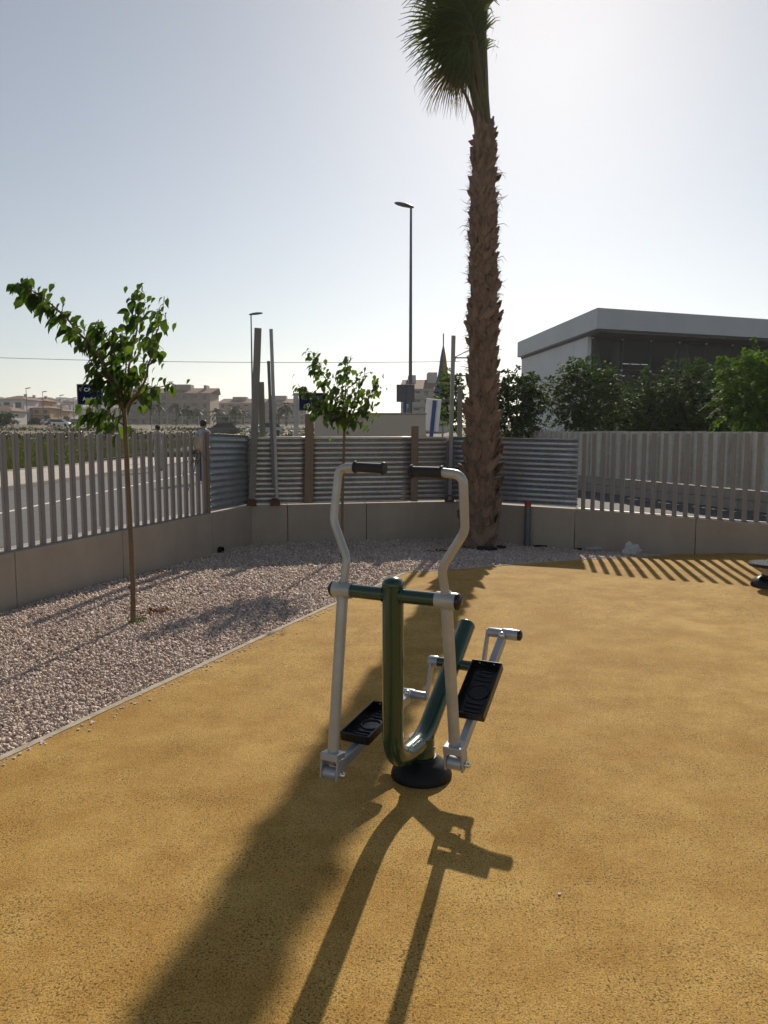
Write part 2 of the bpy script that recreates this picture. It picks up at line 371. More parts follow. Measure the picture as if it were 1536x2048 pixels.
def grid_sheet(name, x0, x1, y0, y1, n, zf, mat, cuts):
    bm = bmesh.new(); nx = int((x1 - x0) * n); ny = int((y1 - y0) * n)
    vv = [[bm.verts.new((x0 + (x1 - x0) * i / nx, y0 + (y1 - y0) * j / ny, 0)) for i in range(nx + 1)] for j in range(ny + 1)]
    for j in range(ny):
        for i in range(nx): bm.faces.new((vv[j][i], vv[j][i + 1], vv[j + 1][i + 1], vv[j + 1][i]))
    for co, no in cuts:
        bmesh.ops.bisect_plane(bm, geom=bm.verts[:] + bm.edges[:] + bm.faces[:], plane_co=co, plane_no=no, clear_outer=True)
    for v in bm.verts: v.co.z = zf(v.co.x, v.co.y)
    me = bpy.data.meshes.new(name); bm.to_mesh(me); bm.free(); me.materials.append(mat)
    me.polygons.foreach_set('use_smooth', [True] * len(me.polygons))
    return link(name, me)
nL = Vector((dL.y, -dL.x, 0)); nL = nL if nL.dot(Vector((-3, 8, 0)) - eC) > 0 else -nL     # towards the gravel on the left
nR = Vector((dRr.y, -dRr.x, 0)); nR = nR if nR.dot(Vector((0, 12, 0)) - eC) > 0 else -nR
def cutwall(i, eps=.02): 
    a, b = OUT[i], OUT[i + 1]; n = outward(a, b); return (Vector((a.x, a.y, 0)) + n * eps, n)
wcuts = [cutwall(i) for i in range(5)]
def flat(v): return Vector((v.x, v.y, 0))
yel = grid_sheet('play_surface', -6, 8.6, -5, 13, 3, lambda x, y: gz(x, y), M['rubber'],
                 [(flat(eC), nL), (flat(eC), nR)] + wcuts)
tag(yel, kind='structure')
bed = grid_sheet('gravel_bed', -6.5, 8.6, -5, 14, 3, lambda x, y: gz(x, y) - .03, M['gravelbed'], wcuts)
tag(bed, kind='structure')
def strip(name, pts, w, h, mat, n):       # edging kerb along a path, side n
    mb = MB(); P = []
    for a, b in zip(pts, pts[1:]):
        k = max(2, int((b - a).length / .25)); P += [a.lerp(b, i / k) for i in range(k)]
    P.append(pts[-1])
    v = []
    for p in P:
        jit = rng.uniform(-.004, .004)
        for (o, zz) in ((.0, -.05), (.0, h), (w + jit, h), (w + jit, -.05)):
            q = p + n * o; v.append((q.x, q.y, gz(q.x, q.y) + zz))
    f = [(i * 4 + k, i * 4 + k + 1, i * 4 + 5 + k, i * 4 + 4 + k) for i in range(len(P) - 1) for k in range(3)]
    mb.add(v, f); return mb.build(name, mat)
tag(strip('edging', [flat(eC + dL * 9), flat(eC)], .045, .004, M['edging'], nL), kind='structure')
tag(strip('edging', [flat(eC), flat(eR + dRr * .1)], .03, .006, M['edging'], nR), kind='structure')

# gravel stones
def in_gravel(X, Y):
    ok = np.ones(len(X), bool)
    for co, no in wcuts: ok &= ((X - co.x) * no.x + (Y - co.y) * no.y) < 0
    l = (X - eC.x) * nL.x + (Y - eC.y) * nL.y; r = (X - eC.x) * nR.x + (Y - eC.y) * nR.y
    return ok & ((l > .055) | (r > .03))
def stones(name, mat):
    P = []
    for (y0, y1, dens, s) in ((1.5, 5.2, 3700, .0103), (5.2, 7.5, 3000, .0115), (7.5, 13, 1700, .0145)):
        A = (8.0) * (y1 - y0); n = int(A * dens)
        X = nrng.uniform(-4.6, 3.4, n); Y = nrng.uniform(y0, y1, n)
        k = in_gravel(X, Y); X, Y = X[k], Y[k]
        k = np.abs(X) < Y * .53 + .3; X, Y = X[k], Y[k]
        P.append(np.stack([X, Y, np.full(len(X), s)], 1))
    P = np.concatenate(P); N = len(P)
    zs = np.zeros(N)
    for i, c in enumerate(CTRL): pass
    d2 = (P[:, None, 0] - CTRL[None, :, 0]) ** 2 + (P[:, None, 1] - CTRL[None, :, 1]) ** 2 + .15
    w = d2 ** -1.5; zs = (w * CTRL[None, :, 2]).sum(1) / w.sum(1)
    cube = np.array([(x, y, z) for z in (-1, 1) for y in (-1, 1) for x in (-1, 1)], float) * .62
    V = np.repeat(cube[None], N, 0) + nrng.uniform(-.38, .38, (N, 8, 3))
    V *= P[:, None, 2:3] * nrng.uniform(.6, 1.35, (N, 1, 3)) * (.62 + nrng.gamma(2.0, .13, (N, 1, 1)))
    q = nrng.normal(size=(N, 4)); q /= np.linalg.norm(q, axis=1, keepdims=True)
    a, b, c, d = q.T
    Rm = np.stack([np.stack([1-2*(c*c+d*d), 2*(b*c-a*d), 2*(b*d+a*c)], -1), np.stack([2*(b*c+a*d), 1-2*(b*b+d*d), 2*(c*d-a*b)], -1),
                   np.stack([2*(b*d-a*c), 2*(c*d+a*b), 1-2*(b*b+c*c)], -1)], 1)
    V = np.einsum('nij,nkj->nki', Rm, V)
    V[:, :, 0] += P[:, None, 0]; V[:, :, 1] += P[:, None, 1]; V[:, :, 2] += (zs - .018 + nrng.uniform(-.004, .014, N))[:, None]
    F = np.array([(0,2,3,1),(4,5,7,6),(0,1,5,4),(2,6,7,3),(0,4,6,2),(1,3,7,5)])
    F = (F[None] + (np.arange(N) * 8)[:, None, None]).reshape(-1, 4)
    return np_mesh(name, V.reshape(-1, 3), F, mat)
def np_mesh(name, V, F, mat, parent=None):
    me = bpy.data.meshes.new(name); nf, k = F.shape
    me.vertices.add(len(V)); me.vertices.foreach_set('co', np.ascontiguousarray(V, dtype=np.float32).ravel())
    me.loops.add(nf * k); me.loops.foreach_set('vertex_index', np.ascontiguousarray(F, dtype=np.int32).ravel())
    me.polygons.add(nf); me.polygons.foreach_set('loop_start', np.arange(0, nf * k, k, dtype=np.int32))
    me.update(calc_edges=True); me.materials.append(mat)
    return link(name, me, parent)
tag(stones('gravel', M['gravel']), 'pinkish white crushed gravel covering the bed along the wall', 'gravel', kind='stuff')

mb = MB()
for i in range(312):          # stones kicked out over the edging on to the rubber
    t = rng.uniform(.3, 8.5) if i < 306 else rng.uniform(-.2, 6); q = (flat(eC) + dL * t - nL * abs(rng.gauss(0, .055))) if i < 306 else flat(eC) + Vector((rng.uniform(-2, 3.2), rng.uniform(-6.5, .2), 0))
    sz = rng.uniform(.003, .008); c8 = [Vector((x + rng.uniform(-.3, .3), y + rng.uniform(-.3, .3), z * .8)) * sz for z in (-.4, .8) for y in (-.8, .8) for x in (-.8, .8)]
    o_ = Vector((q.x, q.y, gz(q.x, q.y) + sz * .25)); mb.add([o_ + v for v in c8], [(0,2,3,1),(4,5,7,6),(0,1,5,4),(2,6,7,3),(0,4,6,2),(1,3,7,5)])
tag(mb.build('stray_gravel', M['gravel']), 'scattered small stones lying on the yellow surface', 'gravel', kind='stuff')
# street side: pavement, road, far pavement
def sheet(name, pts, z, mat, h=0):
    mb = MB()
    if h: mb.prism([(p[0], p[1], z - h) for p in pts], (0, 0, h))
    else: mb.add([(p[0], p[1], z) for p in pts], [tuple(range(len(pts)))])
    o = mb.build(name, mat); return tag(o, kind='structure')
o1, o2, o3 = offs(.16), offs(1.75), offs(1.90)
for i in range(5):
    sheet('pavement', [o1[i], o2[i], o2[i + 1], o1[i + 1]][::-1], .20, M['pave'], .5)
    sheet('kerb', [o2[i], o3[i], o3[i + 1], o2[i + 1]][::-1], .203, M['kerb'], .5)
sheet('road', [(-10.2, -14), (-10.2, 46), (26, 46), (26, o3[5].y - 4), (o3[5].x + 2, o3[5].y - 4)] + [(p.x, p.y) for p in o3[::-1]] + [(o3[0].x, -14)], STREET, M['asphalt'])
sheet('kerb', [(-10.2, -14), (-10.0, -14), (-10.0, 46), (-10.2, 46)], .20, M['kerb'], .5)
sheet('pavement', [(-14.0, -14), (-10.2, -14), (-10.2, 46), (-14.0, 46)], .197, M['pave'], .5)
sheet('kerb', [(-14.15, -14), (-14.0, -14), (-14.0, 46), (-14.15, 46)], .24, M['kerb'], .5)
sheet('road_marking', [(-7.4, -14), (-7.28, -14), (-7.28, 40), (-7.4, 40)], STREET + .004, M['line'])

def terrain():
    xs = sorted(set([-1500, -1100, -800, -600, -500, -430] + list(range(-380, 100, 20)) + [-30, -18, -14.2, -13.9, -8, 10, 30, 100, 160, 300, 600, 1200]))
    ys = [-60, -20, 0, 15, 30, 45.9, 46.1, 55, 65, 80, 100, 130, 160, 190, 205, 230, 270, 320, 380, 440, 500, 560, 620, 680, 740, 850, 1000, 1400, 2200]
    V = [(x, y, terr(x, y)) for y in ys for x in xs]; nx = len(xs)
    F = [(j * nx + i, j * nx + i + 1, (j + 1) * nx + i + 1, (j + 1) * nx + i) for j in range(len(ys) - 1) for i in range(nx - 1)]
    mb = MB(); mb.add(V, F); return mb.build('ground', M['earth'], smooth=80)
tag(terrain(), kind='structure')
def field():
    mb = MB(); xs = list(np.linspace(-75, -14.15, 12)); ys = list(np.linspace(-12, 72, 18))
    V = [(x, y, terr(min(x, -14.2), y) + .05) for y in ys for x in xs]; nx = len(xs)
    F = [(j * nx + i, j * nx + i + 1, (j + 1) * nx + i + 1, (j + 1) * nx + i) for j in range(len(ys) - 1) for i in range(nx - 1)]
    mb.add(V, F); return mb.build('grass_field', M['grassground'], smooth=80)
tag(field(), kind='structure')
def grass():
    n = 42000; Y = nrng.uniform(24, 72, n); X = -14.3 - nrng.uniform(0, 1, n) * np.clip(Y * .56 - 14.3, 0.5, 40)
    T = .1 + np.maximum(0, Y - 30) * .0218
    h = nrng.uniform(.05, .16, n) * (1 + (nrng.uniform(size=n) > .96) * 1.2); a = nrng.uniform(0, 6.28, n); w = .02 + Y * .0007
    V = np.zeros((n, 3, 3)); V[:, 0] = np.stack([X - np.cos(a) * w, Y - np.sin(a) * w, T - .02], 1); V[:, 1] = np.stack([X + np.cos(a) * w, Y + np.sin(a) * w, T - .02], 1)
    V[:, 2] = np.stack([X + nrng.normal(0, .05, n), Y + nrng.normal(0, .05, n), T + h], 1)
    return np_mesh('grass', V.reshape(-1, 3), np.arange(n * 3).reshape(-1, 3), M['grass'])
tag(grass(), 'green rough grass covering the vacant plot across the street', 'grass', kind='stuff')

# ------------------------------------------------------------------ boundary wall of precast panels
def wall(name, chain, label):
    root = thing(name, (chain[0][0].x, chain[0][0].y, -.4), label, 'wall')
    for ci, (a, b) in enumerate(chain):
        d = b - a; d.z = 0; d.normalize(); n = outward(a, b); a2 = a + d * (.005 if ci else 0); b2 = b - d * (.005 if ci < len(chain) - 1 else 0)
        mb = MB(); v = []
        for p in (a2, b2):
            for o in (0, .16):
                q = p + n * o; v += [(q.x, q.y, -.4), (q.x, q.y, p.z)]
        mb.add(v, [(0, 4, 5, 1), (2, 3, 7, 6), (1, 5, 7, 3), (0, 2, 6, 4), (0, 1, 3, 2), (4, 6, 7, 5)])
        mb.build('wall_panel', M['wall'], root, bevel=.006)
    return root
def on_seg(a, b, px):              # point of the wall line seen at column px
    lo, hi = 0., 1.
    def col_of(t): p = a.lerp(b, t); return 768 + FPX * p.x / (p.y * math.cos(PITCH) + (CAMH - p.z) * math.sin(PITCH))
    for _ in range(40):
        m = (lo + hi) / 2
        if col_of(m) < px: lo = m
        else: hi = m
    return a.lerp(b, lo)
s1 = on_seg(wA, wB, 245)
wall('boundary_wall', [(w0, w0.lerp(wA, .45)), (w0.lerp(wA, .45), wA.lerp(s1, .1)), (wA.lerp(s1, .1), s1), (s1, wB), (wB, wC + (wC - wB).normalized() * .06)], 'low grey precast concrete wall under the left picket fence')
m1, m2 = on_seg(wC, wD, 575), on_seg(wC, wD, 733)
wall('boundary_wall', [(wC, m1), (m1, m2), (m2, wD + (wD - wC).normalized() * .06)], 'low concrete wall with dark joint beneath the middle corrugated sheets')
r1, r2 = on_seg(wE, wG, 1315), on_seg(wE, wG, 1392)
wall('boundary_wall', [(wD, wE), (wE, r2), (r2, wF + dEF * .6), (wF + dEF * .6, wG)], 'low concrete wall under the right picket fence behind the plastic bags')

# picket fences
def picket_mesh():
    mb = MB(); mb.box((0, 0, .5), (.058, .04, 1)); me = mb.mesh('picket'); me.materials.append(M['picket'])
    bm = bmesh.new(); bm.from_mesh(me); bmesh.ops.bevel(bm, geom=[e for e in bm.edges if abs(e.verts[0].co.z - e.verts[1].co.z) > .5], offset=.006, segments=2, affect='EDGES')
    bm.to_mesh(me); bm.free(); return me
PK = picket_mesh()
def picket_fence(a, b, label, step=.155, top=1.6):
    d = b - a; L = math.hypot(d.x, d.y); n = outward(a, b); ang = math.atan2(d.y, d.x)
    root = thing('picket_fence', (a.x, a.y, a.z), label, 'fence')
    k = int(L / step)
    for i in range(k + 1):
        p = a.lerp(b, (i + .5) * step / L) if (i + .5) * step < L else None
        if p is None: break
        p = p + n * .075; h = top - p.z - .012 + rng.uniform(-.006, .006)
        place('picket', PK, root, Matrix.Translation((p.x, p.y, p.z + .012)) @ Matrix.Rotation(ang + rng.uniform(-.03, .03), 4, 'Z') @ Matrix.Rotation(rng.uniform(-.004, .004), 4, 'Y') @ Matrix.Diagonal((1, 1, h, 1)))
    mb = MB(); p, q = a + n * .075, b + n * .075
    mb.prism([p + n * -.03, q + n * -.03, q + n * .03, p + n * .03], (0, 0, .012)); mb.build('base_rail', M['picket'], root)
    mb = MB(); 
    for zz in (.75,):
        o = n * .118; mb.prism([p + o + Vector((0, 0, zz)), q + o + Vector((0, 0, zz)), q + o + n * .012 + Vector((0, 0, zz)), p + o + n * .012 + Vector((0, 0, zz))], (0, 0, .03))
    return root
fenceB = on_seg(wA, wB, 432); 
picket_fence(w0 + dAB * 4.6, wB, 'grey metal picket fence on the left wall beside the street')
rE = on_seg(wE, wG, 1152)
picket_fence(rE, wG, 'grey metal picket fence on the right wall facing the modern building')

# corrugated sheets
def corr_sheet(a, b, z0a, z0b, z1a, z1b, pitch, amp, mat, label, off=.06, ragged=0, groove=False):
    n = outward(a, b); root_loc = a + n * off; rows = int((z1a - z0a) / pitch * 12); mb = MB(); cols = 8; v = []
    for j in range(rows + 1):
        t = j / rows
        for i in range(cols + 1):
            u = i / cols; z = (z0a + (z0b - z0a) * u) * (1 - t) + (z1a + (z1b - z1a) * u) * t
            ph = 2 * math.pi * (t * (z1a - z0a)) / pitch
            hgt = (amp * math.sin(ph)) if not groove else amp * (2.6 * abs(math.sin(ph / 2)) ** 7 - .6)
            p = a.lerp(b, u) + n * (off + hgt + .004 * math.sin(7 * u + 3 * t))
            if ragged and i == cols: p = p + (b - a).normalized() * (rng.uniform(-ragged, ragged))
            v.append((p.x, p.y, z))
    c = cols + 1
    mb.add(v, [(j * c + i, j * c + i + 1, (j + 1) * c + i + 1, (j + 1) * c + i) for j in range(rows) for i in range(cols)])
    o = mb.build('corrugated_sheet', mat, smooth=60, org=(root_loc.x, root_loc.y, z0a)); tag(o, label, 'metal sheet', 'corrugated hoarding sheets')
    sd = o.modifiers.new('thick', 'SOLIDIFY'); sd.thickness = .002; return o
corr_sheet(wB + dAB * .06, wC + dAB * .05, .52, .525, 1.60, 1.575, .092, .016, M['zinc_dark'], 'dark bluish corrugated sheet turning the corner beside the left picket fence', ragged=0)
fm_ = (wD - wC).normalized()
mids = [wC] + [on_seg(wC, wD, x) for x in (617, 829)] + [wD]
for i, lb in enumerate(['finely ribbed grey sheet between leaning posts and first timber post', 'widest finely ribbed grey sheet behind the small young tree', 'narrow finely ribbed sheet just left of the palm trunk']):
    corr_sheet(mids[i] - fm_ * (.06 if i == 0 else 0), mids[i + 1] + fm_ * (.08 if i == 2 else -.004), .515, .512, 1.555 - .004 * i, 1.555 - .004 * i, .078, .019, M['zinc_mid'], lb, off=.06 + .003 * i, groove=True)
corr_sheet(wD - (wE - wD).normalized() * .12, wE + dEF * .02, .515, .475, 1.555, 1.515, .080, .019, M['zinc_blue'], 'blue grey corrugated sheet with ragged edge right of the palm', ragged=.012, groove=True)
# sheet edge trim strip
# posts and planks at the hoarding
def board(name, p0, p1, w, t, mat, label, cat, face=None, grp=None):
    p0, p1 = Vector(p0), Vector(p1); ax = (p1 - p0); L = ax.length; ax.normalize()
    fx = Vector(face) if face else Vector((1, 0, 0)); fx = (fx - ax * fx.dot(ax)).normalized(); fy = ax.cross(fx)
    rot = Matrix((fx, fy, ax)).transposed()
    mb = MB(); mb.box((p0 + p1) / 2, (w, t, L), rot); o = mb.build(name, mat, bevel=.004, org=p0); return tag(o, label, cat, grp)
nM = outward(wC, wD)
def wp(px, py, off=0.0, seg=(wC, wD)):     # point in the hoarding plane (shifted inward by -off) at a pixel
    a, b = seg; n = outward(a, b); r = ray(px, py); o = Vector((0, 0, CAMH)); p0 = flat(a) + n * off
    t = (p0 - o).dot(n) / r.dot(n); return o + r * t
fm = (wD - wC).normalized()
board('timber_plank', wp(504, 1000, -.03), wp(516, 656, -.07), .105, .03, M['woodgrey'], 'tall grey weathered plank leaning at the hoarding corner', 'plank', fm)
board('timber_post', wp(529, 1000, .13), wp(522, 764, .13), .09, .05, M['woodgrey'], 'short pale grey post just right of the tallest leaning plank', 'post', fm)
board('steel_post', wp(554, 998, -.02), wp(542, 658, -.02), .05, .04, M['galv'], 'thin tall galvanised post with a dark flange left of the small tree', 'post', fm)
board('steel_post', wp(547, 972, -.035), wp(537, 722, -.035), .045, .03, M['lampgrey'], 'shorter dark steel bar strapped beside the thin tall galvanised post', 'post', fm)
board('timber_post', wp(617, 1006, -.012), wp(619, 828, -.012), .135, .04, M['wood'], 'broad brown timber post left of the small young tree', 'post', fm)
board('timber_post', wp(828, 1003, -.012), wp(830, 852, -.012), .115, .04, M['wood'], 'brown timber post behind the right handgrip', 'post', fm)
board('steel_post', wp(899, 1000, -.03), wp(907, 671, -.03), .06, .045, M['galv'], 'thin tall galvanised post just left of the palm trunk', 'post', fm)
board('steel_post', wp(891, 1000, -.035), wp(896, 880, -.035), .05, .03, M['lampgrey'], 'short dark bar next to the post by the palm', 'post', fm)
board('timber_post', wp(918, 1000, .14), wp(920, 772, .14), .07, .05, M['woodgrey'], 'pale post half hidden behind the palm trunk', 'post', fm)
for (x, y, lb) in ((503, 1001, 'rusty anchor block at foot of the leaning plank'), (550, 1001, 'small rusty anchor at foot of the thin galvanised post'), (899, 996, 'rusty anchor block at foot of the post by the palm')):
    p = wp(x, y, -.02); mb = MB(); q = Matrix.Rotation(math.atan2(fm.y, fm.x), 3, 'Z')
    z0 = wD.z + .001
    mb.box((p.x, p.y, z0 + .045), (.15, .06, .09), q); mb.box((p.x, p.y - .012, z0 + .10), (.10, .05, .03), q); mb.box((p.x - .06, p.y - .035, z0 + .04), (.02, .02, .07), q); mb.box((p.x + .05, p.y - .035, z0 + .04), (.02, .02, .07), q)
    tag(mb.build('anchor_block', M['rust'], bevel=.004, org=(p.x, p.y, z0)), lb, 'anchor')
# end post of the left picket fence
pe = on_seg(wA, wB, 426) + outward(wA, wB) * .075
board('fence_post', (pe.x, pe.y, .5), (pe.x, pe.y, 1.63), .07, .06, M['wood'], 'brown end post where the left picket fence meets the sheet', 'post', dAB)

# ------------------------------------------------------------------ palm tree
PB = gp(956, 1093); PX, PY = PB.x, PB.y
palm = thing('palm_tree', (PX, PY, PB.z - .02), 'tall fan palm with shaggy brown trunk rising from the gravel', 'palm tree')
def prad(z):
    pts = [(-.1, .27), (.15, .25), (.5, .225), (1.2, .208), (2.5, .188), (3.6, .196), (4.6, .194), (5.4, .168), (5.9, .142), (6.3, .115)]
    for (a, ra), (b, rb) in zip(pts, pts[1:]):
        if z <= b: return ra + (rb - ra) * (z - a) / (b - a)
    return .11
def pcx(z): return PX + .02 * math.sin(z * .7) + .03 * (z / 6)
mb = MB(); zs = np.linspace(-.15, 6.3, 60); mb.tube([(pcx(z), PY, PB.z + z) for z in zs], [max(.05, prad(z) - .035) for z in zs], 20)
mb.build('trunk', M['bark'], palm, smooth=60)
def boot_mesh(k):
    r_ = random.Random(k); mb = MB(); w = .095 * r_.uniform(.85, 1.15); h = .21 * r_.uniform(.85, 1.2); t = .028
    # shield that widens and splits at its top: x across, z up, y outward
    out = [(-.32, 0), (-.8, .35), (-1, .72), (-.62 - .2 * r_.random(), 1.02 + .15 * r_.random()), (-.12, .74), (.12, .72), (.6 + .2 * r_.random(), 1.0 + .2 * r_.random()), (1, .7), (.8, .35), (.32, 0)]
    f = []; bk = []
    for x, z in out:
        lean = .015 + .022 * z * z; f.append((x * w, -(lean + t * (1 - abs(x) * .75)), z * h)); bk.append((x * w, -(lean - .012) + .02 * abs(x), z * h))
    n = len(out); c = len(f) + len(bk)
    mid = [(0, -(.02 + t * 1.1), .3 * h)]
    fs = [(i, i + 1, 2 * n) for i in range(n - 1)] + [(n - 1, 0, 2 * n)] + [(i + 1, i, n + i, n + i + 1) for i in range(n - 1)]
    mb.add(f + bk + mid, fs); me = mb.mesh('leaf_base', smooth=40); me.materials.append(M['boot']); return me
BOOT = [boot_mesh(k) for k in range(6)]
boots = []; nb = 600
for i in range(nb):
    z = 6.05 * (i + .5) / nb; a = i * 2.39996 + rng.uniform(-.15, .15)
    sc = (1.35 if z < 1.8 else 1.05 if z < 3.5 else .78) * rng.uniform(.85, 1.2); boots.append((z + rng.uniform(-.02, .02), a, sc, i % 6))
def boot_matrix(z, a, sc, tilt):
    d = Vector((math.sin(a), -math.cos(a), 0)); p = Vector((pcx(z), PY, PB.z + z)) + d * (prad(z) - .05)
    return Matrix.Translation(p) @ Matrix.Rotation(a, 4, 'Z') @ Matrix.Rotation(tilt, 4, 'X') @ Matrix.Rotation(rng.gauss(0, .38), 4, 'Y') @ Matrix.Diagonal((sc * rng.uniform(.7, 1.3), rng.uniform(.6, 1.3), sc * rng.uniform(.65, 1.25), 1))
front = sorted([b for b in boots if math.cos(b[1]) > -.1], key=lambda b: b[0])
cnt = 0; rest = MB()
for b in boots:
    tilt = rng.uniform(-.05, .06) + (.16 if rng.random() < .12 else 0)
    m4 = boot_matrix(*b[:3], tilt)
    if math.cos(b[1]) > -.12 and cnt < 295:
        place('leaf_base', BOOT[b[3]], palm, m4); cnt += 1
    else:
        me = BOOT[b[3]]; rest.add([m4 @ v.co for v in me.vertices], [tuple(p.vertices) for p in me.polygons])
tag(rest.build('leaf_base_cover', M['boot'], palm, smooth=40), kind='stuff')
fb = MB()
for i in range(4200):
    z = rng.uniform(.1, 5.8); a = rng.uniform(0, 6.283); d = Vector((math.sin(a), -math.cos(a), 0)); s_ = Vector((math.cos(a), math.sin(a), 0))
    p = Vector((pcx(z), PY, PB.z + z)) + d * (prad(z) + rng.uniform(-.01, .03)); L = rng.uniform(.04, .13) * (1.8 if rng.random() < .03 else 1)
    dr = (d * rng.uniform(-.1, .8) + s_ * rng.uniform(-1, 1) + Vector((0, 0, rng.uniform(-.5, .9)))).normalized()
    q = p + dr * L * .5; e = p + dr * L + Vector((0, 0, -.02)); w = Vector((0, 0, .003)) + s_ * .0024
    fb.add([p - w, p + w, q + w * .7, q - w * .7, e], [(0, 1, 2, 3), (3, 2, 4)])
for i in range(70):       # long loose spines on the silhouette
    z = rng.uniform(.1, 5.6); a = rng.choice((1, -1)) * rng.uniform(1.1, 1.9); d = Vector((math.sin(a), -math.cos(a), 0))
    p = Vector((pcx(z), PY, PB.z + z)) + d * prad(z); L = rng.uniform(.08, .2); 
    fb.tube([p, p + d * L * .6 + Vector((0, 0, .02)), p + d * L + Vector((0, 0, rng.uniform(-.08, .07)))], [.006, .004, .001], 4)
tag(fb.build('trunk_fibre', M['fibre'], palm), kind='stuff')
def frond(c, dirv, nrm, Rr, base, dry=False, span=2.1, n=40, droop=.25):
    dirv = Vector(dirv).normalized(); nrm = Vector(nrm); nrm = (nrm - dirv * nrm.dot(dirv)).normalized(); side = nrm.cross(dirv)
    c = Vector(c); base = Vector(base)
    mb = MB(); mid = base.lerp(c, .5) + Vector((0, 0, .06)); mb.tube([base, base.lerp(mid, .6), mid, mid.lerp(c, .6), c, c + dirv * Rr * .3], [.034, .028, .022, .02, .016, .004], 6)
    pt = mb.build('petiole', M['frond_dry' if dry else 'petiole'], palm, smooth=60)
    mb = MB()
    for k in range(n):
        u = (k + .5) / n * 2 - 1; a = u * span + rng.uniform(-.02, .02); d0 = dirv * math.cos(a) + side * math.sin(a)
        L = Rr * (1 - .22 * u * u) * rng.uniform(.9, 1.06); hw = span / n * Rr * .52
        prev = None; up = nrm * (.05 * (1 if k % 2 else -1) * Rr)
        sd = (-dirv * math.sin(a) + side * math.cos(a)); st = [0.03, .3, .55, .8, 1.0]; vs = []
        dd = Vector((rng.uniform(-.25, .05), rng.uniform(-.1, .1), -1)) 
        for j, t in enumerate(st):
            w = hw * [.12, .62, .85, .42, .02][j] * (1 if t < .6 else 1)
            p = c + d0 * L * t + nrm * (.12 * Rr * math.sin(t * 2.2)) + dd * (droop * Rr * max(0, t - .5) ** 2 * 2.2)
            vs += [p - sd * w + up * t * .3, p + nrm * w * .5, p + sd * w + up * t * .3]
        fs = []
        for j in range(4):
            o = j * 3; fs += [(o, o + 1, o + 4, o + 3), (o + 1, o + 2, o + 5, o + 4)]
        mb.add(vs, fs)
    if dry or rng.random() < .9:
        for k in range(14):
            a = rng.uniform(-span, span); d0 = dirv * math.cos(a) + side * math.sin(a); p = c + d0 * Rr * rng.uniform(.5, .8); q = p + d0 * .1 + Vector((0, 0, -.12)); e = q + Vector((rng.uniform(-.05, .05), 0, -.14))
            w = Vector((.0025, .0025, 0)); mb.add([p - w, p + w, q + w, q - w, e], [(0, 1, 2, 3), (3, 2, 4)])
    mb.build('frond_blade', M['frond_dry' if dry else 'frond'], pt)
def pb(px, py, dy=0): return at(px, py, PY + dy)
top = Vector((pcx(6.1), PY, PB.z + 6.1))
FR = [  # fan centre px, depth shift, pointing angle from up (deg, + = left), size, plane yaw
 (915, 95, -.10, 72, .80, 10), (905, 55, -.2, 58, .78, -15), (925, 20, .05, 48, .80, 20), (935, 115, .1, 95, .72, 15), (945, 60, -.25, 35, .78, -20),
 (955, 0, .2, 22, .85, 30), (950, 90, .15, 68, .68, -30), (958, 40, -.1, 16, .66, 62), (935, -40, 0, 40, .85, 0), (960, -70, .15, 10, .85, 20),
 (962, -30, -.2, 4, .7, 66), (905, -30, .1, 62, .80, 15), (950, -120, -.1, 25, .9, -20), (965, -110, .2, 4, .8, 50), (962, 20, .25, 6, .6, 75), (966, 90, .05, 10, .45, 80),
 (925, 60, .3, 80, .78, 5), (940, 30, -.35, 52, .8, -8),
 (950, 70, -.3, 40, .6, 30), (945, 110, -.2, 60, .5, -10), (966, 60, .1, 2, .5, 72), (966, -10, -.1, 0, .6, 68), (955, 30, .3, 30, .68, 45), (950, 120, .2, 60, .6, 10), (935, 90, -.3, 65, .7, 25)]
for (x, y, dy, ang, r_, yaw) in FR:
    a = R(ang); d = Vector((-math.sin(a), dy * .5, math.cos(a))); nn = Vector((math.sin(R(yaw)), -math.cos(R(yaw)), .15))
    b = top + Vector((rng.uniform(-.07, .07), rng.uniform(-.07, .07), rng.uniform(-.15, .1)))
    frond(pb(x, y, dy), d, nn, r_, b, droop=.3, span=2.0 if ang > 45 else (1.3 if ang > 25 else .85), n=40 if ang > 45 else (30 if ang > 25 else 22))
for (x, y, dy, ang, r_) in ((905, 135, -.1, 150, .62), (930, 140, .15, 165, .5)):
    a = R(ang); frond(pb(x, y, dy), (-math.sin(a), 0, math.cos(a)), (.1, -1, .1), r_, top + Vector((-.05, 0, -.1)), dry=True, span=.8, n=22, droop=.4)

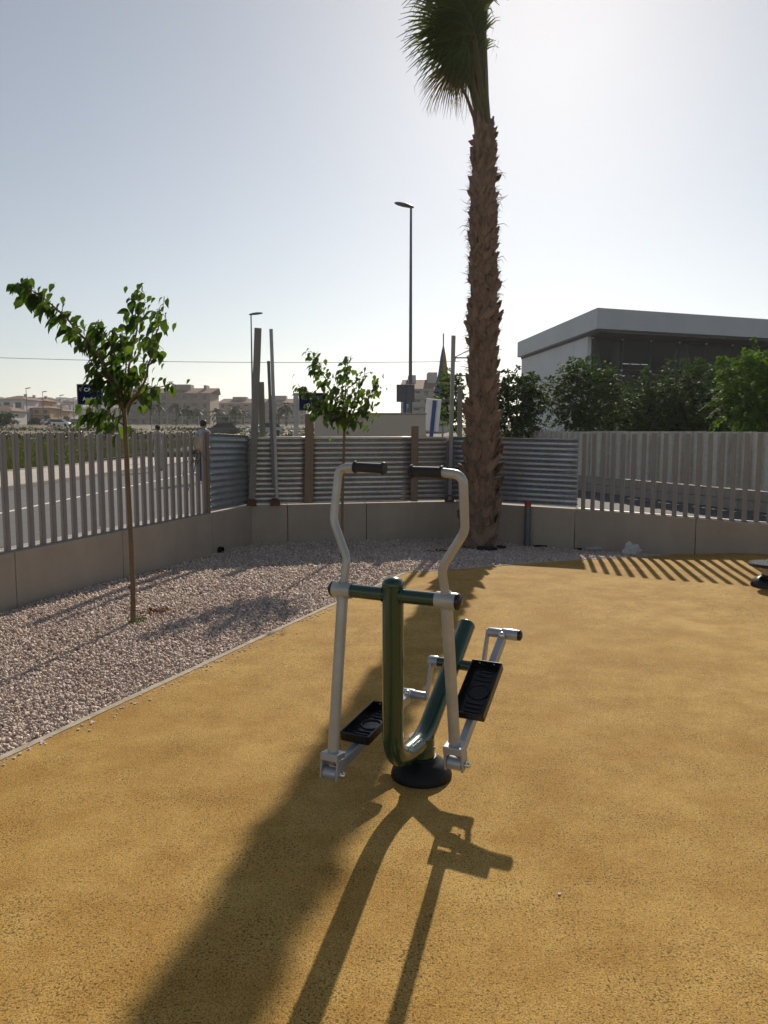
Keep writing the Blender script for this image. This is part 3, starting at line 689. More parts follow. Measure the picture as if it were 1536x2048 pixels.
# ------------------------------------------------------------------ young trees with large leaves
def leaf_mesh(k):
    r_ = random.Random(k); L, Wd = 1.0, .30 + .07 * r_.random(); prof = [(0, .0), (.12, .62), (.32, 1.0), (.55, .86), (.78, .45), (1.0, 0)]
    cur = .25 + .3 * r_.random(); fold = .18 + .2 * r_.random(); v = []; 
    for t, w in prof: v.append((0, t * L, -cur * t * t))
    lft = [(-w * Wd * r_.uniform(.92, 1.08), t * L + .02, -cur * t * t + fold * w * Wd + .03 * r_.uniform(-1, 1)) for t, w in prof[1:-1]]
    rgt = [(w * Wd * r_.uniform(.92, 1.08), t * L + .02, -cur * t * t + fold * w * Wd + .03 * r_.uniform(-1, 1)) for t, w in prof[1:-1]]
    v += lft + rgt; n = len(prof); l0 = n; r0 = n + 4
    fs = [(0, 1, l0), (0, r0, 1)]
    for i in range(3): fs += [(i + 1, i + 2, l0 + i + 1, l0 + i), (i + 1, r0 + i, r0 + i + 1, i + 2)]
    fs += [(4, 5, l0 + 3), (4, r0 + 3, 5)]
    # short stalk
    v += [(-.012, -.22, .04), (.012, -.22, .04), (.012, 0, 0), (-.012, 0, 0)]; fs.append((len(v) - 4, len(v) - 3, len(v) - 2, len(v) - 1))
    mb = MB(); mb.add(v, fs); me = mb.mesh('leaf', smooth=70); me.materials.append(M['leaf']); return me
LEAF = [leaf_mesh(k) for k in range(7)]
def leaf_on(root, p, dirv, size, up=Vector((0, 0, 1))):
    y = Vector(dirv).normalized(); x = y.cross(up).normalized(); x = (Quaternion(y, rng.uniform(-.9, .9)) @ x); z = x.cross(y)
    rot = Matrix((x, y, z)).transposed().to_4x4()
    place('leaf', rng.choice(LEAF), root, Matrix.Translation(Vector(p) + y * size * .2) @ rot @ Matrix.Diagonal((size * rng.uniform(.85, 1.15), size, size, 1)))
def loose_leaves(root, spots, size, wind):
    mb = MB()
    for p in spots:
        me = rng.choice(LEAF); y = (Vector((rng.uniform(-.7, .7), rng.uniform(-.8, .8), rng.uniform(-.8, .1))) + Vector(wind)).normalized(); x = y.cross(Vector((0, 0, 1))).normalized(); x = Quaternion(y, rng.uniform(-.9, .9)) @ x; z = x.cross(y)
        m4 = Matrix.Translation(p) @ Matrix((x, y, z)).transposed().to_4x4() @ Matrix.Diagonal((size * rng.uniform(.6, 1.1),) * 3 + (1,))
        mb.add([m4 @ v.co for v in me.vertices], [tuple(f.vertices) for f in me.polygons])
    tag(mb.build('small_leaves', M['leaf'], root, smooth=70), kind='stuff')
def young_tree(base, trunk, branches, label, lsize, nleaf, wind, Y, rtr, loc_spread, extra=.7):
    root = thing('young_tree', base, label, 'tree')
    pts = [Vector(base) - Vector((0, 0, .05))] + [at(x, y, Y) for x, y in trunk]
    mb = MB(); mb.tube(pts, [rtr * 1.15] + [rtr * (1 - .25 * i / len(trunk)) for i in range(len(trunk))], 10); mb.build('trunk', M['twig'], root, smooth=60)
    total = sum(b[2] for b in branches); spots = []
    for pl, dys, wgt, r0 in branches:
        P = [at(x, y, Y + dys * i / (len(pl) - 1)) for i, (x, y) in enumerate(pl)]
        # subdivide
        Q = [];
        for a, b in zip(P, P[1:]): Q += [a.lerp(b, k / 4) for k in range(4)]
        Q.append(P[-1]); n = len(Q)
        Q = [q + Vector((rng.uniform(-.008, .008), rng.uniform(-.01, .01), rng.uniform(-.006, .006))) if 0 < i < n - 1 else q for i, q in enumerate(Q)]
        mbb = MB(); mbb.tube(Q, [r0 * (1 - .85 * i / (n - 1)) for i in range(n)], 6)
        k = max(3, int(nleaf * wgt / total))
        for i in range(k):
            t = (.12 + .88 * (i + rng.random()) / k) * (n - 1); j = min(int(t), n - 2); p = Q[j].lerp(Q[j + 1], t - j)
            fr = t / (n - 1); off = Vector((rng.gauss(0, 1), rng.gauss(0, 1), rng.gauss(0, .8))) * (loc_spread * (1.15 - .75 * fr))
            tng = (Q[j + 1] - Q[j]).normalized()
            d = tng * .35 + Vector((rng.uniform(-.7, .7), rng.uniform(-.8, .8), rng.uniform(-.75, .15))) + Vector(wind)
            if rng.random() < extra: spots.append(p - off * .9 + Vector((rng.gauss(0, .03), rng.gauss(0, .03), rng.gauss(0, .03))))
            mbb.tube([p, p + off * .35 + Vector((0, 0, .01)), p + off * .6], [.0035, .0028, .002], 4)
            leaf_on(root, p + off * .6, d, lsize * rng.uniform(.55, 1.3) * (1.0 - .25 * (fr > .9)))
        mbb.build('branch', M['twig'], root, smooth=60)
    loose_leaves(root, spots, lsize * .8, wind)
    return root
t1 = gp(266, 1243)
young_tree(t1, [(266, 1180), (262, 1080), (257, 980), (252, 890), (248, 815)],
 [([(249, 825), (228, 765), (190, 700), (130, 632), (80, 590), (36, 566)], -.25, 92, .016), ([(248, 815), (238, 730), (212, 672), (196, 640)], .2, 40, .012),
  ([(250, 812), (258, 735), (272, 660), (281, 610), (285, 572)], .1, 34, .012), ([(252, 815), (288, 768), (304, 710), (316, 650), (328, 602)], -.15, 40, .012),
  ([(252, 812), (296, 776), (330, 772), (347, 766)], .25, 12, .011), ([(247, 850), (225, 832), (198, 826), (172, 828)], -.1, 30, .009), ([(250, 812), (252, 760), (250, 690), (244, 655)], .25, 30, .01),
  ([(249, 815), (235, 775), (215, 760), (200, 745)], -.2, 22, .009)],
 'young tree with windswept leafy crown nearest the left fence', .108, 292, (-.65, 0, -.5), t1.y, .021, .10, 1.0)
t2 = gp(684, 1113)
young_tree(t2, [(684, 1060), (685, 1000), (687, 930), (689, 850)],
 [([(689, 860), (672, 810), (655, 765), (635, 730), (624, 704)], .2, 60, .014), ([(689, 858), (660, 815), (630, 795), (598, 772)], -.3, 42, .012),
  ([(690, 855), (688, 800), (694, 750), (695, 716)], .1, 40, .012), ([(690, 855), (706, 805), (722, 770), (730, 742)], -.2, 36, .012),
  ([(690, 855), (722, 815), (746, 790), (758, 762)], .25, 32, .012), ([(689, 850), (668, 825), (645, 822), (628, 815)], -.3, 30, .01), ([(690, 850), (708, 830), (728, 822), (738, 812)], -.3, 30, .01),
  ([(689, 850), (690, 820), (680, 795), (676, 770)], -.4, 25, .01)],
 'smaller young tree with leafy crown before the ribbed sheets', .10, 295, (-.5, 0, -.45), t2.y, .021, .15, 1.0)
# stake bottom band and fallen leaves
def leaf_litter(name, c, n, sx, sy, label, cat, size=.07):
    root_p = gp(*c); mb = MB()
    for i in range(n):
        x = root_p.x + rng.gauss(0, sx); y = root_p.y + rng.gauss(0, sy); z = gz(x, y) + rng.uniform(.0, .02); me = rng.choice(LEAF)
        m4 = Matrix.Translation((x, y, z)) @ Matrix.Rotation(rng.uniform(0, 6.28), 4, 'Z') @ Matrix.Rotation(rng.uniform(-.5, .5), 4, 'X') @ Matrix.Diagonal((size, size, size, 1))
        mb.add([m4 @ v.co for v in me.vertices], [tuple(p.vertices) for p in me.polygons])
    return tag(mb.build(name, M['deadleaf'], org=root_p), label, cat, kind='stuff')
leaf_litter('fallen_leaves', (318, 1222), 26, .13, .05, 'reddish fallen leaves on the gravel right of the left tree', 'leaves', .06)
leaf_litter('fallen_leaves', (890, 1102), 22, .10, .05, 'reddish fallen leaves left of the palm base', 'leaves', .07)
wd = gp(272, 1240); mb = MB()
for i in range(46):
    a = rng.uniform(0, 6.28); p = Vector((wd.x + rng.gauss(0, .05), wd.y + rng.gauss(0, .04), wd.z - .01)); L = rng.uniform(.03, .09); d = Vector((math.cos(a), math.sin(a), rng.uniform(.3, 1.4))).normalized(); s_ = Vector((-math.sin(a), math.cos(a), 0)) * .006
    mb.add([p - s_, p + s_, p + d * L], [(0, 1, 2)])
tag(mb.build('weed_tuft', M['leafbright'], org=wd), 'tuft of green weeds at the foot of the left tree', 'weeds')

# ------------------------------------------------------------------ the cross trainer
P0 = onz(786, 1190, .92); P0 = Vector((P0.x, P0.y, 0))
bl, br = onz(665, 1176, .92), onz(915, 1202, .92)
bvec = (br - bl); bvec.z = 0; bvec.normalize(); avec = Vector((-bvec.y, bvec.x, 0))
def mp(s, w, z): return P0 + avec * s + bvec * w + Vector((0, 0, z))
gymb = mp(.307, 0, 0)
gym = thing('cross_trainer', gymb, 'green and silver outdoor cross trainer on the yellow surface', 'exercise machine')
mb = MB(); path = fillet([mp(0, 0, .955), mp(0, 0, .165), mp(.33, 0, .165), mp(.885, 0, .585)], [.24, .30], 10)
mb.tube(path, .0455, 24); mb.build('frame_pipe', M['green'], gym, smooth=50)
mb = MB(); mb.lathe(mp(0, 0, .955), [(.0455, 0), (.0475, .004), (.046, .018), (.038, .032), (.022, .041), (0, .044)], 24); mb.build('post_cap', M['green'], gym, smooth=60)
e1, e0 = path[-1], path[-2]; ax = (e1 - e0).normalized()
mb = MB(); mb.lathe(e1, [(.0455, 0), (.047, .004), (.042, .014), (.02, .02), (0, .021)], 24, ax); mb.build('end_cap', M['green'], gym, smooth=60)
mb = MB(); mb.lathe(gymb, [(.065, .03), (.062, .12), (.06, .19)], 24); mb.build('base_column', M['green'], gym, smooth=50)
mb = MB(); mb.lathe(gymb, [(.142, -.005), (.144, .012), (.138, .03), (.122, .055), (.098, .078), (.075, .088), (.07, .10), (.064, .10)], 36); mb.build('base_cover', M['blackmatt'], gym, smooth=45)
BAR = .92
mb = MB(); mb.tube([mp(0, -.20, BAR), mp(0, .20, BAR)], .030, 20); mb.build('cross_bar', M['green'], gym, smooth=50)
def weld(c, axd, rr, tr_, mt):
    axd = Vector(axd).normalized(); u = axd.orthogonal().normalized(); w = axd.cross(u); mb = MB()
    mb.tube([Vector(c) + (u * math.cos(q) + w * math.sin(q)) * (rr + .0006 * math.sin(q * 23)) for q in np.linspace(0, 2 * math.pi, 48)], tr_, 6, cap=False); mb.build('weld_bead', mt, gym, smooth=60)
for k in (-1, 1): weld(mp(0, k * .046, BAR), bvec, .0305, .0042, M['green'])
weld(mp(.307, 0, .135), (0, 0, 1), .061, .004, M['green'])
def arm(sgn, lowS, lowZ, hp, grip, labelw):
    w0_ = .243 * sgn; piv = mp(0, w0_, BAR); low = mp(lowS, w0_, lowZ)
    mb = MB(); mb.lathe(piv - bvec * .045, [(.034, 0), (.0355, .003), (.0355, .087), (.034, .09)], 24, bvec); sl_ = mb.build('pivot_sleeve', M['silver'], gym, smooth=45)
    mb = MB(); mb.lathe(piv + bvec * sgn * .045, [(.035, 0), (.034, .01), (.026, .018), (0, .021)], 24, bvec * sgn); mb.build('sleeve_cap', M['black'], sl_, smooth=60)
    d = (low - piv).normalized(); mb = MB(); mb.tube([piv, low], .0245, 20); mb.build('lever_arm', M['silver'], gym, smooth=50)
    weld(piv + d * .036, d, .025, .0035, M['silver']); weld(piv - d * .036, d, .019, .0035, M['silver'])
    nrm = bvec.cross(d).normalized(); o = Vector((0, 0, CAMH))
    def pl(px, py): r = ray(px, py); return o + r * ((piv - o).dot(nrm) / r.dot(nrm))
    pts = [piv] + [pl(*q) for q in hp]
    mb = MB(); path = fillet(pts, [.10] * (len(pts) - 3) + [.12], 10); mb.tube(path, .0185, 18); mb.build('handlebar', M['silver'], gym, smooth=50)
    g0, g1 = pl(*grip[0]), pl(*grip[1]); ga = (g1 - g0); L = ga.length; ga.normalize(); mb = MB()
    mb.lathe(g0, [(.0, 0), (.026, .0), (.0275, .004), (.026, .008), (.0215, .010)] + [(.0212 + (.0006 if k % 2 else 0), .012 + (L - .03) * k / 24) for k in range(25)] + [(.022, L - .012), (.028, L - .009), (.0285, L - .003), (.025, L + .002), (.012, L + .003), (0, L + .003)], 20, ga)
    mb.build('hand_grip', M['rubberblack'], gym, smooth=40)
    # clevis at the foot
    rot = Matrix((bvec, nrm if nrm.y > 0 else -nrm, -d if d.z < 0 else d)).transposed(); up_ = -d
    mb = MB(); c = low
    mb.box(c + up_ * .02, (.085, .075, .035), rot)
    for k in (-1, 1): mb.box(c + bvec * k * .039 - up_ * .034, (.010, .062, .092), rot)
    br_ = mb.build('clevis', M['silverblue'], gym, bevel=.004)
    ax_ = c - up_ * .055
    mb = MB(); mb.lathe(ax_ - bvec * .032, [(.0285, 0), (.030, .003), (.030, .061), (.0285, .064)], 20, bvec); mb.build('roller', M['silverblue'], br_, smooth=45)
    mb = MB(); mb.lathe(ax_ + bvec * .045, [(.017, 0), (.017, .006), (.013, .008), (.013, .018), (.009, .022), (0, .023)], 14, bvec); mb.build('bolt', M['chrome'], br_, smooth=45)
    return ax_
axL = arm(-1, -.10, .185, [(694, 1117), (667, 1040), (678, 936), (712, 934)], [(709, 934), (769, 937)], 'left')
axR = arm(1, .115, .235, [(883, 1137), (930, 1062), (926, 950), (884, 945)], [(885, 945), (821, 943)], 'right')
def side(ax_, pin, wout, wc, sgn):
    a = ax_ + bvec * (-.0) ; b = pin; d = (b - a).normalized(); L = (b - a).length
    nz = bvec.cross(d).normalized(); nz = nz if nz.z > 0 else -nz
    rot = Matrix((bvec, d, bvec.cross(d))).transposed(); rot = Matrix((bvec, d, bvec.cross(d).normalized())).transposed()
    mb = MB(); mb.box((a + b) / 2 + d * .005, (.034, L - .07, .05), rot); lk = mb.build('pedal_link', M['silverblue'], gym, bevel=.004)
    # pedal tray
    c = a + d * L * .47 + nz * .036; tl, tw, th, wl = .31, .142, .042, .007
    mb = MB(); mb.box(c, (tw, tl, .008), rot)
    for k in (-1, 1):
        mb.box(c + bvec * k * (tw / 2 - wl / 2 + .004) + nz * th / 2, (wl, tl, th), rot); mb.box(c + d * k * (tl / 2 - wl / 2 + .002) + nz * th / 2, (tw, wl, th), rot)
    tr = mb.build('pedal', M['black'], gym, bevel=.003)
    for k in (-.118, -.093, -.068, .068, .093, .118):
        mb = MB(); p = c + d * k + nz * .006; mb.tube([p - bvec * (.04 if abs(k) < .1 else .032), p - bvec * .02, p + bvec * .02, p + bvec * (.04 if abs(k) < .1 else .032)], [.003, .006, .006, .003], 8); mb.build('tread_rib', M['black'], tr, smooth=60)
    mb = MB(); ring = [c + nz * .006 + d * .042 * math.cos(q) + bvec * .05 * math.sin(q) for q in np.linspace(0, 2 * math.pi, 25)]; mb.tube(ring, .005, 8, cap=False); mb.build('tread_ring', M['black'], tr, smooth=60)
    mb = MB()
    for kx in (-1, 1):
        for ky in (-1, 1): mb.lathe(c + bvec * kx * .035 + d * ky * (tl / 2 - wl - .0) + nz * .03, [(.005, 0), (.004, .003), (0, .004)], 8, -d * ky)
    mb.build('tray_rivets', M['chrome'], tr)
    # rear roller on the crank pin
    i0, i1 = sorted((wc, wout), key=abs)
    cpin = pin + bvec * (i0 - (pin - P0).dot(bvec)); opin = pin + bvec * (i1 - (pin - P0).dot(bvec))
    e = (opin - cpin).normalized(); Lp = (opin - cpin).length
    mb = MB(); mb.lathe(cpin, [(.022, 0), (.024, .004), (.024, Lp * .42), (.0225, Lp * .425), (.0225, Lp * .445), (.026, Lp * .45), (.028, Lp * .5), (.028, Lp - .012), (.026, Lp - .008), (.024, Lp)], 20, e); rl = mb.build('crank_roller', M['silverblue'], gym, smooth=45)
    mb = MB(); mb.lathe(opin, [(.0265, -.006), (.0265, .004), (.018, .011), (0, .013)], 18, e); mb.build('roller_cap', M['black'], rl, smooth=60)
    q = pin + nz * .02 - d * .03; mb = MB(); mb.lathe(q, [(.018, 0), (.018, .008), (.013, .016), (.006, .021), (0, .022)], 14, (nz - d).normalized()); mb.build('bolt', M['chrome'], rl, smooth=50)
    # crank arm
    axc = mp(.70, wc, .43); mb = MB(); mid = axc.lerp(cpin, .5)
    dd = (cpin - axc).normalized(); rr = Matrix((bvec, dd.cross(bvec), dd)).transposed()
    mb.prism([axc - bvec * .006 + rr @ Vector((0, .024 * math.cos(q), .024 * math.sin(q))) for q in np.linspace(math.pi, 2 * math.pi, 8)] + [cpin - bvec * .006 + rr @ Vector((0, .017 * math.cos(q), .017 * math.sin(q))) for q in np.linspace(0, math.pi, 8)], bvec * .012)
    mb.build('crank_arm', M['silverblue'], gym, bevel=.002)
    mb = MB(); mb.lathe(mp(.70, wc - .034 * sgn, .43), [(.0275, 0), (.029, .003), (.029, .045), (.026, .05), (0, .052)], 18, bvec * sgn); mb.build('crank_boss', M['silverblue'], gym, smooth=45)
    mb = MB(); mb.tube([mp(.70, 0, .43), mp(.70, wc - .02 * sgn, .43)], .026, 16); mb.build('crank_stub', M['green'], gym, smooth=50)
side(axL, mp(.63, -.205, .26), -.265, -.115, -1)
side(axR, mp(.77, .245, .60), .325, .16, 1)

# ------------------------------------------------------------------ twister disc at right edge
tb = gp(1541, 1172)
tw = thing('twister_disc', tb, 'low outdoor twister with black dome base and studded disc at right edge', 'exercise machine')
mb = MB(); mb.lathe(tb, [(.19, -.005), (.192, .02), (.17, .06), (.13, .09), (.09, .105), (.09, .12)], 32); mb.build('base_cover', M['black'], tw, smooth=45)
mb = MB(); mb.lathe(tb, [(.085, .10), (.085, .16), (.095, .17), (.095, .205), (.10, .21)], 28); mb.build('pedestal', M['silver'], tw, smooth=45)
mb = MB(); mb.lathe(tb, [(.17, .205), (.215, .21), (.22, .22), (.22, .232), (.212, .24), (0, .242)], 40); dk = mb.build('disc', M['black'], tw, smooth=40)
mb = MB()
for i in range(170):
    r_ = .205 * math.sqrt((i + .5) / 170); a = i * 2.39996; mb.lathe(tb + Vector((r_ * math.cos(a), r_ * math.sin(a), .2415)), [(.006, 0), (.005, .004), (0, .006)], 8)
mb.build('disc_studs', M['silver'], dk, smooth=60)

# ------------------------------------------------------------------ small things on the gravel
pp = on_seg(wD, wE, 1059) - outward(wD, wE) * .10; pp.z = gz(pp.x, pp.y); pipe = thing('drain_pipe', pp, 'upright grey plastic pipe with red cap against the wall', 'pipe')
mb = MB(); mb.lathe(pp, [(.052, -.03), (.052, .06), (.058, .065), (.058, .10), (.050, .105), (.048, .66)], 20); mb.build('pipe_body', M['pvc'], pipe, smooth=40)
mb = MB(); mb.lathe(pp, [(.05, .62), (.051, .625), (.051, .70), (.044, .706), (0, .707)], 20); mb.build('pipe_cap', M['red'], pipe, smooth=40)
def crumple(name, c, rx, ry, rz, mat, label, cat, seed, sub=3, amp=.45, grd=True):
    bm = bmesh.new(); bmesh.ops.create_icosphere(bm, subdivisions=sub, radius=1); r_ = random.Random(seed)
    dirs = [(Vector((r_.gauss(0, 1), r_.gauss(0, 1), r_.gauss(0, 1))).normalized(), r_.uniform(.35, 1)) for _ in range(26)]
    for v in bm.verts:
        n = v.co.normalized(); k = 0
        for d, a in dirs: k += a * abs(n.dot(d)) ** 14 * .35
        for d, a in dirs[:12]: k -= a * .12 * abs(math.sin(6 * n.dot(d)))
        v.co = n * (.7 + amp * k + r_.uniform(-.07, .07)); v.co.x *= rx; v.co.y *= ry; v.co.z *= rz
        if grd: v.co.z = max(v.co.z, -.3 * rz)
    me = bpy.data.meshes.new(name); bm.to_mesh(me); bm.free(); me.materials.append(mat); o = link(name, me); o.location = Vector(c) + Vector((0, 0, .3 * rz if grd else 0))
    return tag(o, label, cat)
crumple('plastic_bag', gp(1263, 1108), .21, .10, .17, M['film'], 'crumpled clear plastic bag shining in the light by the wall', 'plastic bag', 3)
crumple('plastic_bag', gp(1196, 1101), .26, .08, .07, M['film'], 'flattened dull clear plastic wrap left of the shining bag', 'plastic bag', 5)
crumple('black_plastic', gp(975, 1100), .22, .12, .07, M['blackfilm'], 'crumpled black plastic sheet at the right foot of the palm', 'plastic sheet', 8)
crumple('black_plastic', gp(1003, 1096), .13, .07, .045, M['blackfilm'], 'small black plastic flap reaching right from the palm foot', 'plastic sheet', 9)
crumple('black_plastic', gp(1078, 1093), .20, .06, .03, M['blackfilm'], 'thin black plastic strip beside the red capped pipe', 'plastic sheet', 11)
crumple('black_plastic', gp(1158, 1099), .10, .06, .035, M['blackfilm'], 'small black plastic scrap beside the flattened clear wrap', 'plastic sheet', 12)
hp = on_seg(wA, wB, 438); hp = on_seg(wB, wC, 440); nn = outward(wB, wC); hq = wp(438, 1104, -.01, (wB, wC)); hq.z = max(hq.z, gz(hq.x, hq.y) + .03)
mb = MB(); mb.lathe(hq, [(.04, 0), (.045, .0), (.045, .06), (.036, .06), (.036, .01)], 18, -nn); tag(mb.build('weep_pipe', M['black'], smooth=40, org=hq), 'short black weep pipe end low in the left wall', 'pipe')
st = gp(1035, 1074); 
# rubbish tied to the left fence
fp = on_seg(wA, wB, 402); fp = fp + outward(wA, wB) * .02; fp.z = 1.44
b = crumple('paper_bundle', fp, .11, .07, .12, M['cardboard'], 'crumpled beige paper bundle hung on the left fence', 'rubbish', 21, grd=False)
mb = MB()
for k in range(9):
    p = fp + Vector((rng.uniform(-.06, .06), -.06 + rng.uniform(-.02, .02), -.06)); pts = [p]
    for j in range(5): pts.append(pts[-1] + Vector((rng.uniform(-.07, .07), rng.uniform(-.02, .02), rng.uniform(-.11, .03))))
    mb.tube(pts, .005, 5)
mb.tube([fp + Vector((0, -.05, -.1)), fp + Vector((-.05, -.05, -.35)), fp + Vector((-.14, -.06, -.62))], .006, 5)
tag(mb.build('wire_tangle', M['wire'], org=fp), 'tangle of black wire dangling below the beige bundle', 'wire')

# ------------------------------------------------------------------ street signs, lamps, posts
def text_mesh(body, size, mat, depth=.002):
    c = bpy.data.curves.new('txt', 'FONT'); c.body = body; c.size = size; c.align_x = 'CENTER'; c.align_y = 'CENTER'; c.extrude = depth; c.offset = size * .018
    o = bpy.data.objects.new('txt', c); col.objects.link(o); dg = bpy.context.evaluated_depsgraph_get(); me = bpy.data.meshes.new_from_object(o.evaluated_get(dg))
    bpy.data.objects.remove(o); me.materials.clear(); me.materials.append(mat); me.name = 'lettering'; return me
def street_sign(name, pole_px, base_y, top_y, panel, lines, label, yaw, Y, pole_side):
    b = at(pole_px, base_y, Y); root = thing(name, (b.x, b.y, .2), label, 'street sign')
    tz = at(pole_px, top_y, Y).z
    mb = MB(); mb.box((b.x, b.y, (.2 + tz) / 2), (.09, .05, tz - .2)); mb.build('pole', M['galv'], root, bevel=.008)
    x0, y0, x1, y1 = panel; c = (at(x0, y0, Y - .06) + at(x1, y1, Y - .06)) / 2; w = abs(at(x1, y0, Y).x - at(x0, y0, Y).x); h = abs(at(x0, y1, Y).z - at(x0, y0, Y).z)
    rot = Matrix.Rotation(yaw, 3, 'Z'); mb = MB(); mb.box(c, (w, .03, h), rot); pn = mb.build('sign_panel', M['signblue'], root, bevel=.004)
    mb = MB()
    for dx, dz, sx, sz in ((0, h / 2 + .006, w + .02, .012), (0, -h / 2 - .006, w + .02, .012), (-w / 2 - .006, 0, .012, h), (w / 2 + .006, 0, .012, h)): mb.box(c + rot @ Vector((dx, 0, dz)), (sx, .04, sz), rot)
    mb.build('sign_frame', M['lampgrey'], pn)
    for body, dx, dz, sz in lines:
        me = text_mesh(body, sz * h, M['white']); m4 = Matrix.Translation(c + rot @ Vector((dx * w, -.0185, dz * h))) @ Matrix.Rotation(yaw, 4, 'Z') @ Matrix.Rotation(R(90), 4, 'X')
        place('lettering', me, pn, m4)
    mb = MB(); mb.prism([c + rot @ Vector((-.38 * w + sx * .06 * w, -.0165, .25 * h + sz * .10 * h)) for sx, sz in ((-1, 1), (-1, -.4), (0, -1), (1, -.4), (1, 1))], rot @ Vector((0, -.003, 0))); mb.build('emblem', M['emblem'], pn)
    return root
street_sign('street_sign', 206, 1064, 768, (157, 770, 203, 808), [('CALLE', .08, .24, .27), ('Azafrán', .04, -.24, .27)], 'navy street sign reading Calle Azafrán behind the left tree', .06, 11.6, 1)
street_sign('street_sign', 594, 1000, 786, (599, 787, 655, 820), [('CALLE', .08, .24, .26), ('O', -.18, -.22, .27)], 'navy street sign half hidden by the small tree', -.05, 14.6, 0)
def street_lamp(px, ytop, Y, label, hl, yaw, base=None, r=.085, far=False):
    t = at(px, ytop, Y); zb = STREET if base is None else base; x = t.x
    root = thing('street_lamp', (x, Y, zb), label, 'street lamp', 'street lamps')
    mb = MB(); mb.tube([(x, Y, zb), (x, Y, zb + .5), (x, Y, t.z)], [r, r * .85, r * .45], 10); mb.build('pole', M['lampgrey'], root, smooth=50)
    d = Vector((math.cos(yaw), math.sin(yaw), .0)); mb = MB()
    prof = [(-.12, .0, .03), (-.06, .07, .05), (.1, .13, .075), (.3, .16, .085), (.5, .14, .07), (.62, .08, .05), (.68, .0, .02)]
    s_ = Vector((-d.y, d.x, 0)); vs = []; sg = 12
    for u, w, h in prof:
        for k in range(sg):
            a = 2 * math.pi * k / sg; ca, sa = math.cos(a), math.sin(a)
            vs.append(Vector((x, Y, t.z)) + d * (u * hl) + s_ * (max(w, .01) * hl * ca) + Vector((0, 0, (h * (1.1 if sa > 0 else .6) * sa + .12 * u) * hl)))
    mb.add(vs, [(i * sg + k, i * sg + (k + 1) % sg, (i + 1) * sg + (k + 1) % sg, (i + 1) * sg + k) for i in range(len(prof) - 1) for k in range(sg)]); mb.build('lamp_head', M['lampgrey'], root, smooth=50)
    return root
street_lamp(822, 414, 26, 'tall street lamp standing between the small tree and the palm', .85, R(200))
street_lamp(502, 629, 50, 'second street lamp rising behind the leaning planks', 1.1, R(5))
for px, yt, Y, lb in ((52, 777, 185, 'far street lamp leftmost above the terrace houses'), (85, 784, 200, 'far street lamp over the right end of the terrace houses'), (120, 791, 215, 'far street lamp above the parked cars'), (146, 796, 235, 'farthest street lamp just left of the navy sign')):
    street_lamp(px, yt, Y, lb, 1.7, R(0), terr(at(px, yt, Y).x, Y), r=.13)
# dark traffic panels on a blue post
c = at(811, 788, 24.5); ts = thing('traffic_sign', (c.x, c.y, STREET), 'dark back of a traffic sign on a blue post by the tall lamp', 'traffic sign')
mb = MB(); mb.tube([(c.x - .02, c.y, STREET), (c.x - .02, c.y, c.z + .3)], .05, 12); mb.build('pole', M['signblue2'], ts, smooth=50)
for x0, x1, k in ((793, 812, 0), (813, 829, 1)):
    a, b = at(x0, 769, 24.4 - .03 * k), at(x1, 804, 24.4 - .03 * k); mb = MB(); mb.box((a + b) / 2, (b.x - a.x, .03, a.z - b.z)); mb.build('sign_plate', M['signback'], ts, bevel=.02)
# tilted white board on blue post
c0, c1 = at(859, 868, 22), at(866, 796, 22); wb = thing('notice_board', (c0.x, 22, STREET), 'tilted white board on a blue post left of the palm', 'notice board')
board_rot = Matrix.Rotation(R(-5), 3, 'Y') if False else Matrix.Rotation(math.atan2(c1.x - c0.x, c1.z - c0.z), 3, 'Y')
cc = at(865, 830, 22); mb = MB(); mb.box(cc, (.43, .05, .9), board_rot); mb.build('board', M['white'], wb, bevel=.01)
ax_ = board_rot @ Vector((0, 0, 1)); mb = MB(); k = (cc.z + .45 - STREET); mb.box(cc + Vector((.02, -.05, 0)) + ax_ * (.42 - k / 2), (.11, .05, k), board_rot); mb.build('post', M['signblue2'], wb, bevel=.006)
# furled flag
ft, fbm = at(887, 667, 30), at(884, 790, 30); fl = thing('flag', (fbm.x, 30, STREET), 'furled blue and yellow flag hanging from a pole left of the palm', 'flag')
mb = MB(); mb.tube([(fbm.x + .03, 30, STREET), (ft.x, 30, ft.z)], [.04, .025], 8); mb.build('flag_pole', M['galv'], fl, smooth=50)
def flagcloth(a0, a1, mat, nm):
    mb = MB(); n = 14; v = []; H = 1.85; rows = 12; z1 = at(887, 690, 30).z
    for j in range(rows + 1):
        t = j / rows
        for i in range(n + 1):
            a = a0 + (a1 - a0) * i / n; rr = (.015 + .26 * t ** .9) * (1 + .22 * math.sin(a * 7 + t * 2) + .06 * math.sin(t * 9))
            v.append((ft.x + rr * math.cos(a) - .02 * t, 30 + rr * .6 * math.sin(a), z1 - H * t - .08 * math.sin(a * 3) * t))
    c = n + 1; mb.add(v, [(j * c + i, j * c + i + 1, (j + 1) * c + i + 1, (j + 1) * c + i) for j in range(rows) for i in range(n)]); o = mb.build(nm, mat, fl, smooth=70)
flagcloth(R(150), R(268), M['flagblue'], 'flag_cloth'); flagcloth(R(268), R(385), M['flagyellow'], 'flag_cloth'); flagcloth(R(25), R(150), M['flagblue'], 'flag_cloth')
